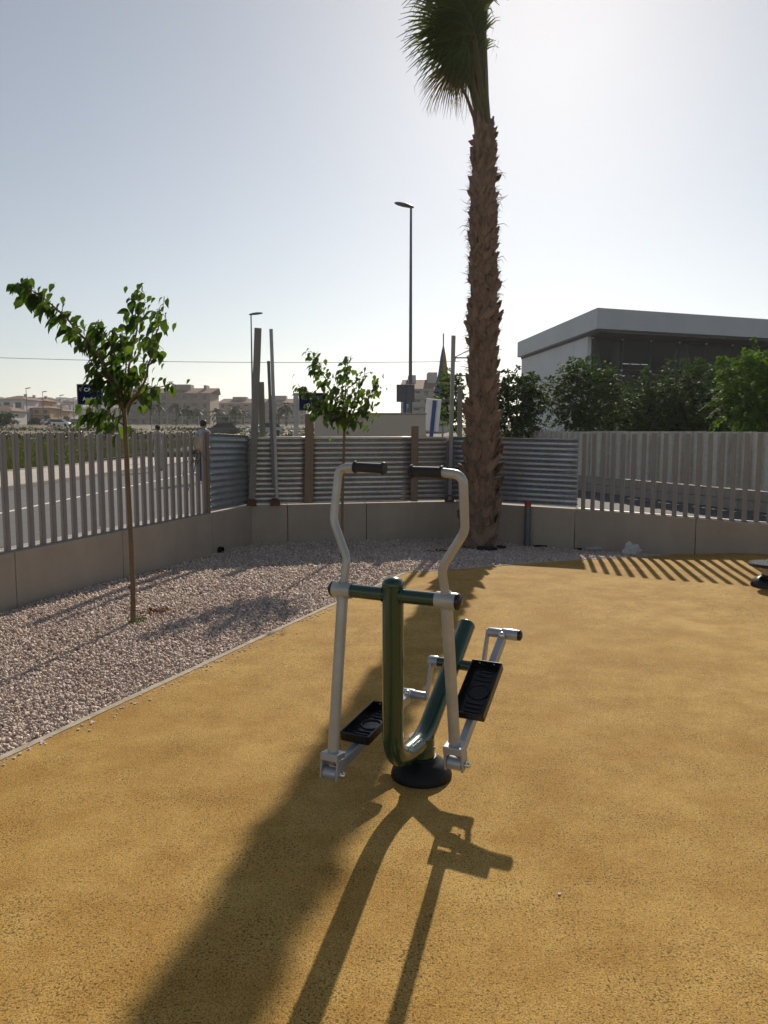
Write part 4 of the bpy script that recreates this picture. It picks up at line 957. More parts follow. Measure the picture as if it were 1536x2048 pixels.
# beige rendered wall across the street
a, b = at(628, 829, 20), at(852, 829, 20); rw = thing('rendered_wall', (a.x, 20, STREET), 'plain beige rendered wall across the street behind the small tree', 'wall')
mb = MB(); mb.box(((a.x + b.x) / 2, 20.2, (STREET + a.z) / 2), (b.x - a.x, .3, a.z - STREET)); mb.build('wall_body', M['render_beige'], rw, bevel=.01)
mb = MB(); mb.box(((a.x + b.x) / 2, 20.2, a.z + .022), (b.x - a.x + .05, .36, .04)); mb.build('coping', M['edging'], rw, bevel=.008)

# trapezoidal sheet fence across the street on a block wall
fA, fB = Vector((8.6, 11.2, 0)), Vector((3.2, 26.5, 0))
fdir = (fB - fA).normalized(); fn = Vector((-fdir.y, fdir.x, 0)); fn = fn if fn.y < 0 or fn.x < 0 else -fn; fL = (fB - fA).length
sf = thing('sheet_fence', (fA.x, fA.y, STREET), 'pale upright ribbed sheet fence on block wall across the right street', 'fence')
nsh = 12
for k in range(nsh):
    mb = MB(); s0, s1_ = fL * k / nsh, fL * (k + 1) / nsh; L = s1_ - s0; pts = []; npch = max(1, round(L / .27)); pw = L / npch
    for j in range(npch): pts += [(s0 + pw * (j + q), h) for q, h in ((0, 0), (.42, 0), (.5, .075), (.92, .075))]
    pts.append((s1_, 0)); tp = 1.6 + .004 * (fA.y + 5); zt = 1.60 + rng.uniform(-.008, .012) + .10 * (s0 / fL); zb = .50; v = []
    for s, h in pts:
        p = fA + fdir * s + fn * (h + .002 * (k % 2)); v += [(p.x, p.y, zb), (p.x, p.y, zt)]
    mb.add(v, [(2 * i, 2 * i + 2, 2 * i + 3, 2 * i + 1) for i in range(len(pts) - 1)])
    o = mb.build('sheet_panel', M['zinc_street'], sf); sd = o.modifiers.new('thick', 'SOLIDIFY'); sd.thickness = .003
nbk = 0; blk = MB(); blk.box((0, 0, 0), (.395, .18, .195)); BL = blk.mesh('block'); BL.materials.append(M['kerb'])
ang = math.atan2(fdir.y, fdir.x)
for row in range(2):
    for k in range(int(fL / .405)):
        p = fA + fdir * (.2 + k * .405 + .2 * row) - fn * .08
        place('block', BL, sf, Matrix.Translation((p.x, p.y, STREET + .10 + row * .205)) @ Matrix.Rotation(ang, 4, 'Z') @ Matrix.Translation((0, rng.uniform(-.006, .006), 0)))

# ------------------------------------------------------------------ foliage
def cloud(clumps, n, size, seed, flat_=.6):
    r_ = np.random.default_rng(seed); C = np.array([c[:3] for c in clumps]); Rr = np.array([c[3:6] for c in clumps]); vol = Rr.prod(1) ** .8; idx = r_.choice(len(clumps), n, p=vol / vol.sum())
    d = r_.normal(size=(n, 3)); d /= np.linalg.norm(d, axis=1, keepdims=True); rad = r_.uniform(0, 1, (n, 1)) ** .42
    P = C[idx] + d * rad * Rr[idx]
    ax = r_.normal(size=(n, 3)) * [1, 1, flat_] + [0, 0, -.35]; ax /= np.linalg.norm(ax, axis=1, keepdims=True)
    sd = np.cross(ax, r_.normal(size=(n, 3))); sd /= np.linalg.norm(sd, axis=1, keepdims=True)
    L = size * r_.uniform(.6, 1.4, (n, 1)); V = np.stack([P, P + ax * L * .5 + sd * L * .2, P + ax * L, P + ax * L * .5 - sd * L * .2], 1)
    return V.reshape(-1, 3), np.arange(n * 4).reshape(-1, 4)
def crown_clumps(c, rx, ry, rz, k, seed, s=.42):
    r_ = random.Random(seed); out = []
    for i in range(k):
        a = r_.uniform(0, 6.28); u = r_.uniform(-.75, .85); q = math.sqrt(1 - u * u * .7) * r_.uniform(.35, .8); m = r_.uniform(s * .65, s * 1.1)
        out.append((c[0] + rx * q * math.cos(a), c[1] + ry * q * math.sin(a), c[2] + rz * u * .75, rx * m, ry * m, rz * m * .85))
    out.append((c[0], c[1], c[2], rx * .45, ry * .45, rz * .45)); return out
def sprays(c, rx, ry, rz, n, leaf, seed):
    r_ = np.random.default_rng(seed); d = r_.normal(size=(n, 3)); d /= np.linalg.norm(d, axis=1, keepdims=True)
    lump = 1 + .16 * np.sin(d[:, 0] * 5 + seed) * np.cos(d[:, 2] * 6 + 1.3 * seed) + .12 * np.sin(d[:, 1] * 7 + d[:, 2] * 4 + seed)
    rad = r_.uniform(.12, 1, n) ** .5 * .86 * lump
    P = np.array(c) + d * rad[:, None] * [rx, ry, rz]
    ax = d * [1, 1, .6] + r_.normal(size=(n, 3)) * .55 + [0, 0, .12]; ax /= np.linalg.norm(ax, axis=1, keepdims=True)
    L = (rx * .30 * r_.uniform(.6, 1.3, n) * np.where(r_.uniform(size=n) > .94, 1.8, 1))[:, None]
    sd = np.cross(ax, [0, 0, 1.]); sd /= np.linalg.norm(sd, axis=1, keepdims=True) + 1e-6; up = np.cross(sd, ax); out = []
    for k in range(9):
        t = .15 + .85 * k / 8; q = P + ax * L * t - np.array([0, 0, 1.]) * L * (.45 * t * t)
        for sg in (-1, 1):
            la = sd * sg * .8 + ax * .55 - np.array([0, 0, .25]) + r_.normal(size=(n, 3)) * .3; la /= np.linalg.norm(la, axis=1, keepdims=True)
            ll = leaf * r_.uniform(.6, 1.35, (n, 1)) * (1.15 - .5 * t); w = np.cross(la, up + r_.normal(size=(n, 3)) * .5); w /= np.linalg.norm(w, axis=1, keepdims=True) + 1e-6
            out.append(np.stack([q, q + la * ll * .5 + w * ll * .2, q + la * ll, q + la * ll * .5 - w * ll * .2], 1))
    V = np.concatenate(out).reshape(-1, 3); return V, np.arange(len(V)).reshape(-1, 4)
def tree(px, py, Y, rpx, rpz, n, leaf, mat, label, seed, trunk_px=None, name='street_tree', cat='tree', grp=None):
    c = at(px, py, Y); sc = Y / FPX; rx, rz = rpx * sc, rpz * sc; g = STREET; tx = at(trunk_px or px, py, Y).x
    root = thing(name, (tx, Y, g), label, cat, grp)
    V, F = sprays(c, rx, rx * .85, rz, n, leaf, seed); np_mesh('crown', V - np.array([tx, Y, g]), F, mat, root)
    mb = MB(); fork = Vector((tx, Y, max(g + .5, c.z - rz * .7))); mb.tube([(tx, Y, g - .1), (tx + .05, Y, (g + fork.z) / 2), fork], [rx * .09, rx * .075, rx * .065], 8); mb.build('trunk', M['trunk'], root, smooth=60)
    r_ = random.Random(seed)
    for k in range(8):
        a = k * .785 + r_.uniform(-.3, .3); e = Vector((c.x + rx * .7 * math.cos(a), c.y + rx * .6 * math.sin(a), c.z + rz * r_.uniform(-.2, .65))); mb = MB()
        mb.tube([fork, fork.lerp(e, .5) + Vector((0, 0, rz * .1)), e], [rx * .045, rx * .028, rx * .01], 5); mb.build('limb', M['trunk'], root, smooth=60)
    return root
G2 = 'trees along the right street'
tree(1032, 806, 23, 62, 84, 430, .15, M['leaf2'], 'dark tree immediately right of the palm trunk', 31, grp=G2)
tree(1172, 796, 25, 86, 82, 560, .15, M['leaf2'], 'broad dark tree before the glass corner with visible short trunk', 32, 1178, grp=G2)
tree(1292, 828, 27, 88, 70, 480, .16, M['leaf2'], 'lower dark tree below the bright opening in the glass facade', 36, grp=G2)
tree(1400, 806, 26, 92, 98, 640, .16, M['leaf2'], 'dense dark tree before the middle of the glass facade', 33, grp=G2)
tree(1524, 776, 20, 92, 88, 520, .15, M['leafbright'], 'bright green tree at the right edge of the picture', 34, 1530, grp=G2)
tree(903, 805, 27, 32, 74, 170, .16, M['leafbright'], 'slender green tree seen left of the palm behind the flag', 35, grp=G2)

# ------------------------------------------------------------------ modern building on the right
bz = STREET
K = at(1195, 615, 40); Kr = at(1536, 638, 44); Kl = at(1035, 683, 55); H = K.z
mbd = thing('modern_building', (K.x, K.y, bz), 'modern white and glass building with wide flat overhanging roof', 'building')
dr = (Kr - K); dr.z = 0; dr.normalize(); dl = (Kl - K); dl.z = 0; Ll = dl.length; dl.normalize()
Lr = 26
q0, q1, q3 = flat(K), flat(K) + dr * Lr, flat(K) + dl * Ll; q2 = q1 + dl * Ll
fh = 1.05
mb = MB(); mb.prism([p + Vector((0, 0, H - fh)) for p in (q0, q1, q2, q3)], (0, 0, fh)); mb.build('roof_slab', [M['fascia']], mbd, bevel=.02)
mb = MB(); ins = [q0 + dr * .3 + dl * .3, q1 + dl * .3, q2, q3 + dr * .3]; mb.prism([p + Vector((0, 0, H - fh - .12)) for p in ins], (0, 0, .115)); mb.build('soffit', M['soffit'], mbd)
g0 = q0 + dl * 2.1 + dr * .35; g1 = q1 + dl * 2.1; g3 = q3 + dr * .35
zt = H - fh - .121
# white clad side wall in panels
Ls = (g3 - g0).length; n_ = Vector((dl.y, -dl.x, 0)); 
for k in range(6):
    a = g0 + dl * (Ls * k / 6 + .01); b = g0 + dl * (Ls * (k + 1) / 6 - .01)
    mb = MB(); mb.prism([a + Vector((0, 0, bz)), b + Vector((0, 0, bz)), b + dr * .25 + Vector((0, 0, bz)), a + dr * .25 + Vector((0, 0, bz))], (0, 0, zt - bz)); mb.build('cladding_panel', M['cladding'], mbd, bevel=.008)
# glass facade: panes and mullions
nP = 13; gl = (g1 - g0).length; zsplit = 2.6
mbl = bz + 1.6
mb = MB(); mb.prism([g0 + dr * .26 + Vector((0, 0, bz)), g1 + Vector((0, 0, bz)), g1 + dl * .3 + Vector((0, 0, bz)), g0 + dr * .26 + dl * .3 + Vector((0, 0, bz))], (0, 0, mbl - bz)); mb.build('plinth', M['cladding'], mbd)
hts = [mbl + .02, mbl + (zt - mbl) * .34, mbl + (zt - mbl) * .67, zt - .02]
for k in range(nP):
    a = g0 + dr * (.3 + (gl - .3) * k / nP + .02); b = g0 + dr * (.3 + (gl - .3) * (k + 1) / nP - .02)
    for z0, z1 in zip(hts, hts[1:]):
        mb = MB(); mb.prism([a + Vector((0, 0, z0)), b + Vector((0, 0, z0)), b + dl * .03 + Vector((0, 0, z0)), a + dl * .03 + Vector((0, 0, z0))], (0, 0, z1 - z0 - .03)); pn = mb.build('pane', M['glass'], mbd)
    mb = MB()
    for z0 in hts[1:]:
        for e in (a, b): mb.lathe(e - dl * .012 + Vector((0, 0, z0 - .06)), [(.05, 0), (.04, .03), (0, .035)], 8, -dl)
    mb.build('glass_clamp', M['white'], mbd)
    if k:
        mb = MB(); mb.box(a - dr * .02 + dl * .12 + Vector((0, 0, (mbl + zt) / 2)), (.05, .16, zt - mbl), Matrix.Rotation(math.atan2(dr.y, dr.x), 3, 'Z')); mb.build('mullion', M['mullion'], mbd)
# V struts, rear wall with a bright window gap, floor
for s, (d0, d1) in enumerate(((0.9, 2.6), (7.2, 5.2), (7.2, 9.4), (14.0, 12.2), (14.0, 16.0))):
    mb = MB(); mb.tube([g0 + dr * d1 + dl * 1.4 + Vector((0, 0, bz + .1)), g0 + dr * d0 + dl * 1.4 + Vector((0, 0, zt))], .26, 12); mb.build('strut', M['column'], mbd, smooth=50)
mb = MB(); mb.tube([g0 + dr * 3.0 + dl * 2.2 + Vector((0, 0, bz)), g0 + dr * 3.0 + dl * 2.2 + Vector((0, 0, zt))], .32, 14); mb.build('column', M['column'], mbd, smooth=50)
rb0, rb1 = g0 + dl * (Ls - .4) + dr * .3, g1 + dl * (Ls - .4)
def rear(x0, x1, z0, z1):
    a, b = rb0 + dr * x0, rb0 + dr * x1; mb = MB(); mb.prism([a + Vector((0, 0, z0)), b + Vector((0, 0, z0)), b + dl * .2 + Vector((0, 0, z0)), a + dl * .2 + Vector((0, 0, z0))], (0, 0, z1 - z0)); mb.build('rear_wall', M['interior'], mbd)
def rear_hit(px, py):
    r = ray(px, py); o = Vector((0, 0, CAMH)); n = Vector((-dr.y, dr.x, 0)); t = (rb0 - o).dot(n) / r.dot(n); p = o + r * t; return (p - rb0).dot(dr), p.z
x0_, zt_ = rear_hit(1220, 712); x1_, zb_ = rear_hit(1302, 730); zt_ = min(zt_, zt - .04)
x0_ = max(x0_, .5)
rear(0, x0_, bz, zt); rear(x1_, (rb1 - rb0).length, bz, zt); rear(x0_, x1_, bz, zb_); rear(x0_, x1_, zt_, zt)
for k in (1, 2, 3):
    a = rb0 + dr * (x0_ + (x1_ - x0_) * k / 4); mb = MB(); mb.box(a + dl * .1 + Vector((0, 0, (zt_ + zb_) / 2)), (.08, .15, zt_ - zb_)); mb.build('mullion', M['mullion'], mbd)
mb = MB(); mb.prism([g0 + dr * .3 + dl * .4 + Vector((0, 0, bz)), g1 + dl * .4 + Vector((0, 0, bz)), rb1 + Vector((0, 0, bz)), rb0 + Vector((0, 0, bz))], (0, 0, .1)); mb.build('floor_slab', M['interior'], mbd)
mb = MB(); a = q1 + dl * 2.2; mb.prism([a + Vector((0, 0, bz)), a + dl * (Ll - 2.4) + Vector((0, 0, bz)), a + dl * (Ll - 2.4) - dr * .25 + Vector((0, 0, bz)), a - dr * .25 + Vector((0, 0, bz))], (0, 0, zt - bz)); mb.build('end_wall', M['cladding'], mbd)

# ------------------------------------------------------------------ far buildings
def apartment(name, px0, px1, ytop, ybase, Y, floors, bays, mat, label, roofy=None, yaw=0, depth=12, arch=True):
    a, b = at(px0, ybase, Y), at(px1, ybase, Y); zt = at(px0, ytop, Y).z; zb = min(a.z, terr(a.x, Y)) - .3
    root = thing(name, ((a.x + b.x) / 2, Y, zb), label, 'building')
    w = b.x - a.x; H = zt - a.z; fh = H / floors
    mb = MB(); mb.box(((a.x + b.x) / 2, Y + depth / 2, (zb + zt) / 2), (w, depth, zt - zb)); mb.build('walls', mat, root)
    for f in range(floors):
        mb = MB(); z = a.z + fh * (f + 1); mb.box(((a.x + b.x) / 2, Y - .25, z - .12), (w + .3, .5, .24)); mb.build('floor_band', M['aptd'], root)
        for k in range(bays):
            cx = a.x + w * (k + .5) / bays; ww, hh = w / bays * (.62 if k % 2 else .36), fh * .52; cz = a.z + fh * f + fh * .46
            mb = MB(); top = [(cx + ww / 2 * math.cos(q), Y - .03, cz + hh * .28 + hh * .22 * math.sin(q)) for q in np.linspace(0, math.pi, 7)] if (arch and f < floors - 1) else [(cx + ww / 2, Y - .03, cz + hh / 2), (cx - ww / 2, Y - .03, cz + hh / 2)]
            mb.prism([(cx - ww / 2, Y - .03, cz - hh / 2), (cx + ww / 2, Y - .03, cz - hh / 2)] + top, (0, .12, 0)); mb.build('window', M['darkglass'], root)
            if k % 2:
                mb = MB(); mb.box((cx, Y - .45, cz - hh * .30), (ww + .3, .12, hh * .45)); mb.build('balcony', mat, root)
    rz = zt
    mb = MB(); mb.prism([(a.x - .5, Y - .6, rz), (a.x - .5, Y + depth + .5, rz), (a.x + w * .02, Y + depth * .5, rz + 1.7)], (w + 1.0 - 0, 0, 0)); mb.build('roof', M['rooft'], root)
    rf = root
    for q, ww, hh in ((.22, .16, 2.2), (.66, .2, 2.6), (.92, .03, 2.4)):
        mb = MB(); mb.box((a.x + w * q, Y + depth * .45, rz + hh / 2), (w * ww, 4, hh)); mb.build('roof_house', mat, root)
    return root
apartment('apartment_block', 238, 421, 786, 851, 220, 4, 9, M['apt1'], 'sand coloured four storey apartment block behind the left tree')
apartment('apartment_block', 438, 612, 806, 852, 260, 4, 11, M['apt2'], 'rose apartment block seen between the leaning planks', depth=12)
apartment('apartment_block', 805, 900, 778, 845, 110, 4, 5, M['apt3'], 'pale apartment block behind the traffic sign by the tall lamp', arch=False)
# hotel of terrace houses on the left
def terrace_house(px0, px1, yeave, yridge, ybase, Y, mat, label, stairs=False):
    a, b = at(px0, ybase, Y), at(px1, ybase, Y); ze = at(px0, yeave, Y).z; zr = at(px0, yridge, Y).z; zb = min(a.z, terr(a.x, Y)) - .5; w = b.x - a.x; dp = 9
    root = thing('terrace_house', ((a.x + b.x) / 2, Y, zb), label, 'house', 'terrace houses on the hillside')
    mb = MB(); mb.box(((a.x + b.x) / 2, Y + dp / 2, (zb + ze) / 2), (w, dp, ze - zb)); mb.build('walls', mat, root)
    cx = (a.x + b.x) / 2; o = .6
    mb = MB(); mb.add([(a.x - o, Y - o, ze), (b.x + o, Y - o, ze), (b.x + o, Y + dp + o, ze), (a.x - o, Y + dp + o, ze), (cx - w * .1, Y + dp / 2, zr), (cx + w * .1, Y + dp / 2, zr)], [(0, 1, 5, 4), (1, 2, 5), (2, 3, 4, 5), (3, 0, 4), (3, 2, 1, 0)]); rf = mb.build('roof', M['rooft'], root)
    mb = MB(); mb.box((cx + w * .2, Y + dp * .6, zr), (.7, .7, 1.0)); mb.build('chimney', mat, rf)
    n = max(2, int(w / 2.6)); H = ze - a.z; fl_ = max(1, round(H / 3))
    for f in range(fl_):
        for k in range(n):
            mb = MB(); mb.box((a.x + w * (k + .5) / n, Y, a.z + H * (f + .55) / fl_), (w / n * .5, .12, H / fl_ * .45)); mb.build('window', M['darkglass'], root)
        mb = MB(); mb.box((cx, Y - .6, a.z + H * f / fl_ + .1), (w, 1.2, .2)); mb.build('balcony_slab', M['terrace'] if stairs else mat, root)
    return root
for i, (x0, x1, ye, yr, yb, Y, m_, lb, st_) in enumerate([
 (-30, 24, 822, 810, 848, 205, 'house', 'low white house at the far left edge below the tiled roofs', False),
 (4, 50, 799, 790, 848, 222, 'house', 'white terrace house with the highest brown tiled roof', False), (36, 62, 800, 792, 848, 228, 'house', 'second white terrace house from the left on the hillside', False),
 (52, 90, 802, 794, 848, 236, 'houseo', 'ochre terrace house under the third brown roof', True), (66, 100, 816, 810, 848, 226, 'houseo', 'ochre terrace house stepping down towards the car park', True),
 (92, 118, 821, 816, 848, 232, 'houseo', 'small ochre house nearest the row of far lamps', True), (116, 134, 822, 817, 848, 240, 'house', 'small pale house at the right end of the terrace', False)]):
    terrace_house(x0, x1, ye, yr, yb, Y, M[m_], lb, st_)
# far hillside estate
V = []; mb = MB()
for i in range(420):
    Y = rng.uniform(430, 680); X = rng.uniform(-.50, -.27) * Y; z = terr(X, Y); s = rng.uniform(3, 6); mb.box((X, Y, z + s * .35), (s * 1.4, s, s * .9), m=rng.choice((0, 0, 1, 2)))
tag(mb.build('hillside_estate', [M['house'], M['apt1'], M['rooft']]), 'far hillside packed with tiny pale houses at left', 'houses', kind='stuff')

# parked cars
def car_meshes(cm):
    body = MB(); prof = [(-2.1, .35), (-2.12, .62), (-1.95, .80), (-1.5, .86), (-.75, 1.38), (.65, 1.42), (1.45, .95), (1.95, .88), (2.1, .62), (2.08, .32)]
    prof = [(-2.08, .30), (-2.12, .60), (-1.98, .82), (-1.15, .92), (1.75, .96), (2.05, .85), (2.1, .55), (2.06, .30)]
    body.prism([(-.86, x, z) for x, z in prof], (1.72, 0, 0)); b = body.mesh('body'); b.materials.append(cm)
    cab = MB(); lo = [(-.80, -1.1, .93), (.80, -1.1, .93), (.80, 1.75, .96), (-.80, 1.75, .96)]; hi = [(-.62, -.35, 1.42), (.62, -.35, 1.42), (.62, 1.2, 1.44), (-.62, 1.2, 1.44)]
    cab.add(lo + hi, [(0, 1, 5, 4), (1, 2, 6, 5), (2, 3, 7, 6), (3, 0, 4, 7)]); c = cab.mesh('windows'); c.materials.append(M['darkglass'])
    rf = MB(); rf.prism([(-.63, -.38, 1.425), (.63, -.38, 1.425), (.63, 1.24, 1.445), (-.63, 1.24, 1.445)], (0, 0, .04)); r_ = rf.mesh('roof'); r_.materials.append(cm)
    return b, c, r_
WH = MB(); WH.lathe((0, 0, 0), [(.2, -.1), (.32, -.09), (.33, 0), (.32, .09), (.2, .1)], 16, (1, 0, 0)); WH = WH.mesh('wheel', smooth=40); WH.materials.append(M['tyre'])
LT = MB(); LT.box((0, 0, 0), (.3, .06, .14)); LT = LT.mesh('headlight'); LT.materials.append(M['chrome'])
CC = {k: car_meshes(simple('car_paint_' + k, c, tuple(x * .9 for x in c), .25, metal=.1, coat=.5)) for k, c in dict(white=(.7, .7, .7), dark=(.03, .035, .05), red=(.20, .04, .035), grey=(.25, .26, .28), silver=(.5, .51, .53)).items()}
def car(px, py, Y, colr, yaw, label):
    p = at(px, py, Y); z = terr(p.x, p.y); root = thing('parked_car', (p.x, p.y, z), label, 'car', 'cars in the far car park')
    root.rotation_euler = (0, 0, yaw)
    for nm, me in zip(('body', 'windows', 'roof'), CC[colr]): link(nm, me, root)
    for x in (-.78, .78):
        for y in (-1.3, 1.3): o = link('wheel', WH, root); o.location = (x, y, .33)
        o = link('headlight', LT, root); o.location = (x * .8, -2.06, .68)
order = ['leftmost', 'second from left', 'third from left', 'fourth from left', 'fifth from left', 'sixth from left', 'seventh from left', 'rightmost']
for i, (x, Y, c_) in enumerate([(80, 190, 'red'), (92, 192, 'white'), (106, 188, 'dark'), (117, 194, 'white'), (127, 190, 'silver'), (136, 193, 'dark'), (146, 196, 'white'), (157, 190, 'grey')]):
    car(x, 850, Y, c_, R(rng.uniform(-8, 8)), '%s car in the front row of the far car park, %s' % (c_, order[i]))
for i, (x, Y, c_) in enumerate([(100, 206, 'white'), (112, 208, 'silver'), (123, 207, 'white'), (133, 209, 'grey'), (142, 206, 'white'), (152, 210, 'silver')]):
    car(x, 846, Y, c_, R(rng.uniform(-8, 8)), '%s car in the back row of the far car park, %s' % (c_, ['leftmost', 'second from left', 'third from left', 'fourth from left', 'fifth from left', 'rightmost'][i]))
car(124, 853, 168, 'white', R(80), 'white car crossing before the rows of the far car park')
car(232, 858, 95, 'red', R(70), 'red car on the far road behind the left trunk')
car(441, 861, 88, 'dark', R(-75), 'dark car beyond the top of the corner sheet')
car(530, 863, 90, 'silver', R(-70), 'silver car glimpsed between the leaning posts')

# far palms and bushes
def far_palm(px, yc, Y, r, label):
    c = at(px, yc, Y); g = terr(c.x, Y); root = thing('far_palm', (c.x, Y, g), label, 'palm tree', 'palms before the apartment blocks')
    mb = MB(); mb.tube([(c.x, Y, g), (c.x + .1, Y, c.z)], [.22, .16], 7); mb.build('trunk', M['trunk'], root)
    mb = MB()
    for i in range(26):
        a = rng.uniform(0, 6.28); el = rng.uniform(-.5, 1.1); d = Vector((math.cos(a) * math.cos(el), math.sin(a) * math.cos(el), math.sin(el))); L = r * rng.uniform(.8, 1.1); s_ = d.cross(Vector((0, 0, 1))).normalized() * r * .16
        p0 = c; p1 = c + d * L * .55; p2 = c + d * L + Vector((0, 0, -.35 * L))
        mb.add([p0, p1 - s_, p1 + s_, p2 - s_ * .9, p2 + s_ * .9, p2 + d * .2 * L + Vector((0, 0, -.2 * L))], [(0, 1, 2), (1, 3, 4, 2), (3, 5, 4)])
    mb.build('crown', M['leaffar'], root)
for px, yc, Y, r, lb in ((300, 815, 200, 1.9, 'far palm leftmost before the sand coloured block'), (318, 812, 198, 1.9, 'far palm second from left before the sand coloured block'), (352, 816, 195, 2.2, 'far palm before the middle of the sand coloured block'),
    (374, 820, 196, 2.3, 'far palm before the right half of the sand coloured block'), (395, 824, 199, 1.8, 'far palm near the right corner of the sand coloured block'), (434, 826, 190, 2.2, 'far palm in the gap between the two apartment blocks'),
    (470, 822, 190, 2.4, 'far palm left of the leaning planks'), (486, 826, 200, 2.0, 'far palm close against the tallest plank'), (572, 816, 170, 2.4, 'far palm right of the thin tall post'), (557, 826, 185, 2.0, 'far palm touching the thin tall post')):
    far_palm(px, yc, Y, r, lb)
def bush(px, py, Y, rx, rz, n, size, mat, label, seed):
    c = at(px, py, Y); g = terr(c.x, Y); sc = Y / FPX; V, F = cloud(crown_clumps((c.x, Y, g + rz * sc * .8), rx * sc, rx * sc * .7, rz * sc, 8, seed), n, size, seed)
    o = np_mesh('bush', V - np.array([c.x, Y, g]), F, mat); o.location = (c.x, Y, g); return tag(o, label, 'bush', 'bushes on the far ground')
for i, (px, py, Y, rx, rz, lb) in enumerate([(8, 840, 150, 34, 18, 'dark bush at the left edge below the white house'), (70, 842, 175, 12, 10, 'bush at the left end of the car park'), (90, 836, 214, 16, 11, 'bush before the ochre terrace houses'),
    (140, 838, 215, 14, 10, 'bush behind the right end of the car park'), (182, 842, 180, 26, 12, 'bush below the navy sign'), (450, 846, 170, 30, 14, 'bush between the two apartment blocks'), (790, 822, 60, 26, 14, 'thin bush above the beige wall beside the lamp')]):
    bush(px, py, Y, rx, rz, 900, .5 if Y > 100 else .3, M['leaffar'], lb, 50 + i)
V, F = cloud([(x, 74 + rng.uniform(-2, 2), terr(-15, 74) + .3, 1.5, .8, rng.uniform(.35, .75)) for x in np.arange(-44, 4, 1.3)], 9000, .28, 77)
tag(np_mesh('scrub', V, F, M['hedge']), 'low dry scrub along the far edge of the grass plot', 'scrub', kind='stuff')
V, F = cloud([(x, 120 + rng.uniform(-12, 25), terr(-30, 120) + .1, 4, 3, rng.uniform(.3, .8)) for x in np.arange(-66, 12, 3.)], 9000, .4, 78)
tag(np_mesh('scrub', V, F, M['hedge']), 'dry weeds on the slope before the far car park', 'scrub', kind='stuff')
# far wire fence posts before the apartments
fz = thing('wire_fence', (-36, 120, terr(-36, 120)), 'thin post and wire fence before the sand coloured apartment block', 'fence')
for i in range(15):
    x = -36 + i * 2.4; z = terr(x, 120); mb = MB(); mb.tube([(x, 120, z), (x, 120, z + 2.3)], .06, 6); mb.build('fence_post', M['galv'], fz)
for k in (.8, 1.5, 2.2):
    mb = MB(); z = terr(-36, 120); mb.tube([(-36, 120, z + k), (-2.4, 120, terr(-2.4, 120) + k)], .025, 5); mb.build('fence_wire', M['galv'], fz)
# power line and its poles
def upole(px, ytop, Y, label):
    t = at(px, ytop, Y); g = terr(t.x, Y) if Y > 46 else STREET; root = thing('utility_pole', (t.x, Y, g), label, 'utility pole')
    mb = MB(); mb.tube([(t.x, Y, g), (t.x, Y, t.z)], [.16, .1], 8); mb.build('pole', M['lampgrey'], root, smooth=50)
    mb = MB(); mb.box((t.x - .4, Y, t.z - 1.0), (2.6, .1, .1)); mb.box((t.x - .4, Y, t.z - 2.4), (2.2, .1, .1)); mb.tube([(t.x, Y, t.z - .2), (t.x - 1.6, Y, t.z - 1.0)], .04, 5); mb.build('cross_arm', M['lampgrey'], root)
    for k in (-1.5, .5):
        mb = MB(); mb.lathe((t.x + k, Y, t.z - 1.3), [(.05, 0), (.08, .08), (.05, .12), (.08, .2), (.05, .25)], 10); mb.build('insulator', M['render_beige'], root)
    return t
pa = upole(948, 690, 62, 'utility pole hidden behind the palm with its cross arm showing')
pbm = upole(-190, 690, 75, 'utility pole out beyond the left edge')
mb = MB(); A_ = at(-190, 708, 75); B_ = at(920, 723, 62); mb.tube([A_.lerp(B_, t) - Vector((0, 0, 1.0 * 4 * t * (1 - t) * .35)) for t in np.linspace(0, 1, 24)], .022, 5)
tag(mb.build('power_line', M['wire'], org=A_), 'single thin power line crossing the sky at left', 'cable')

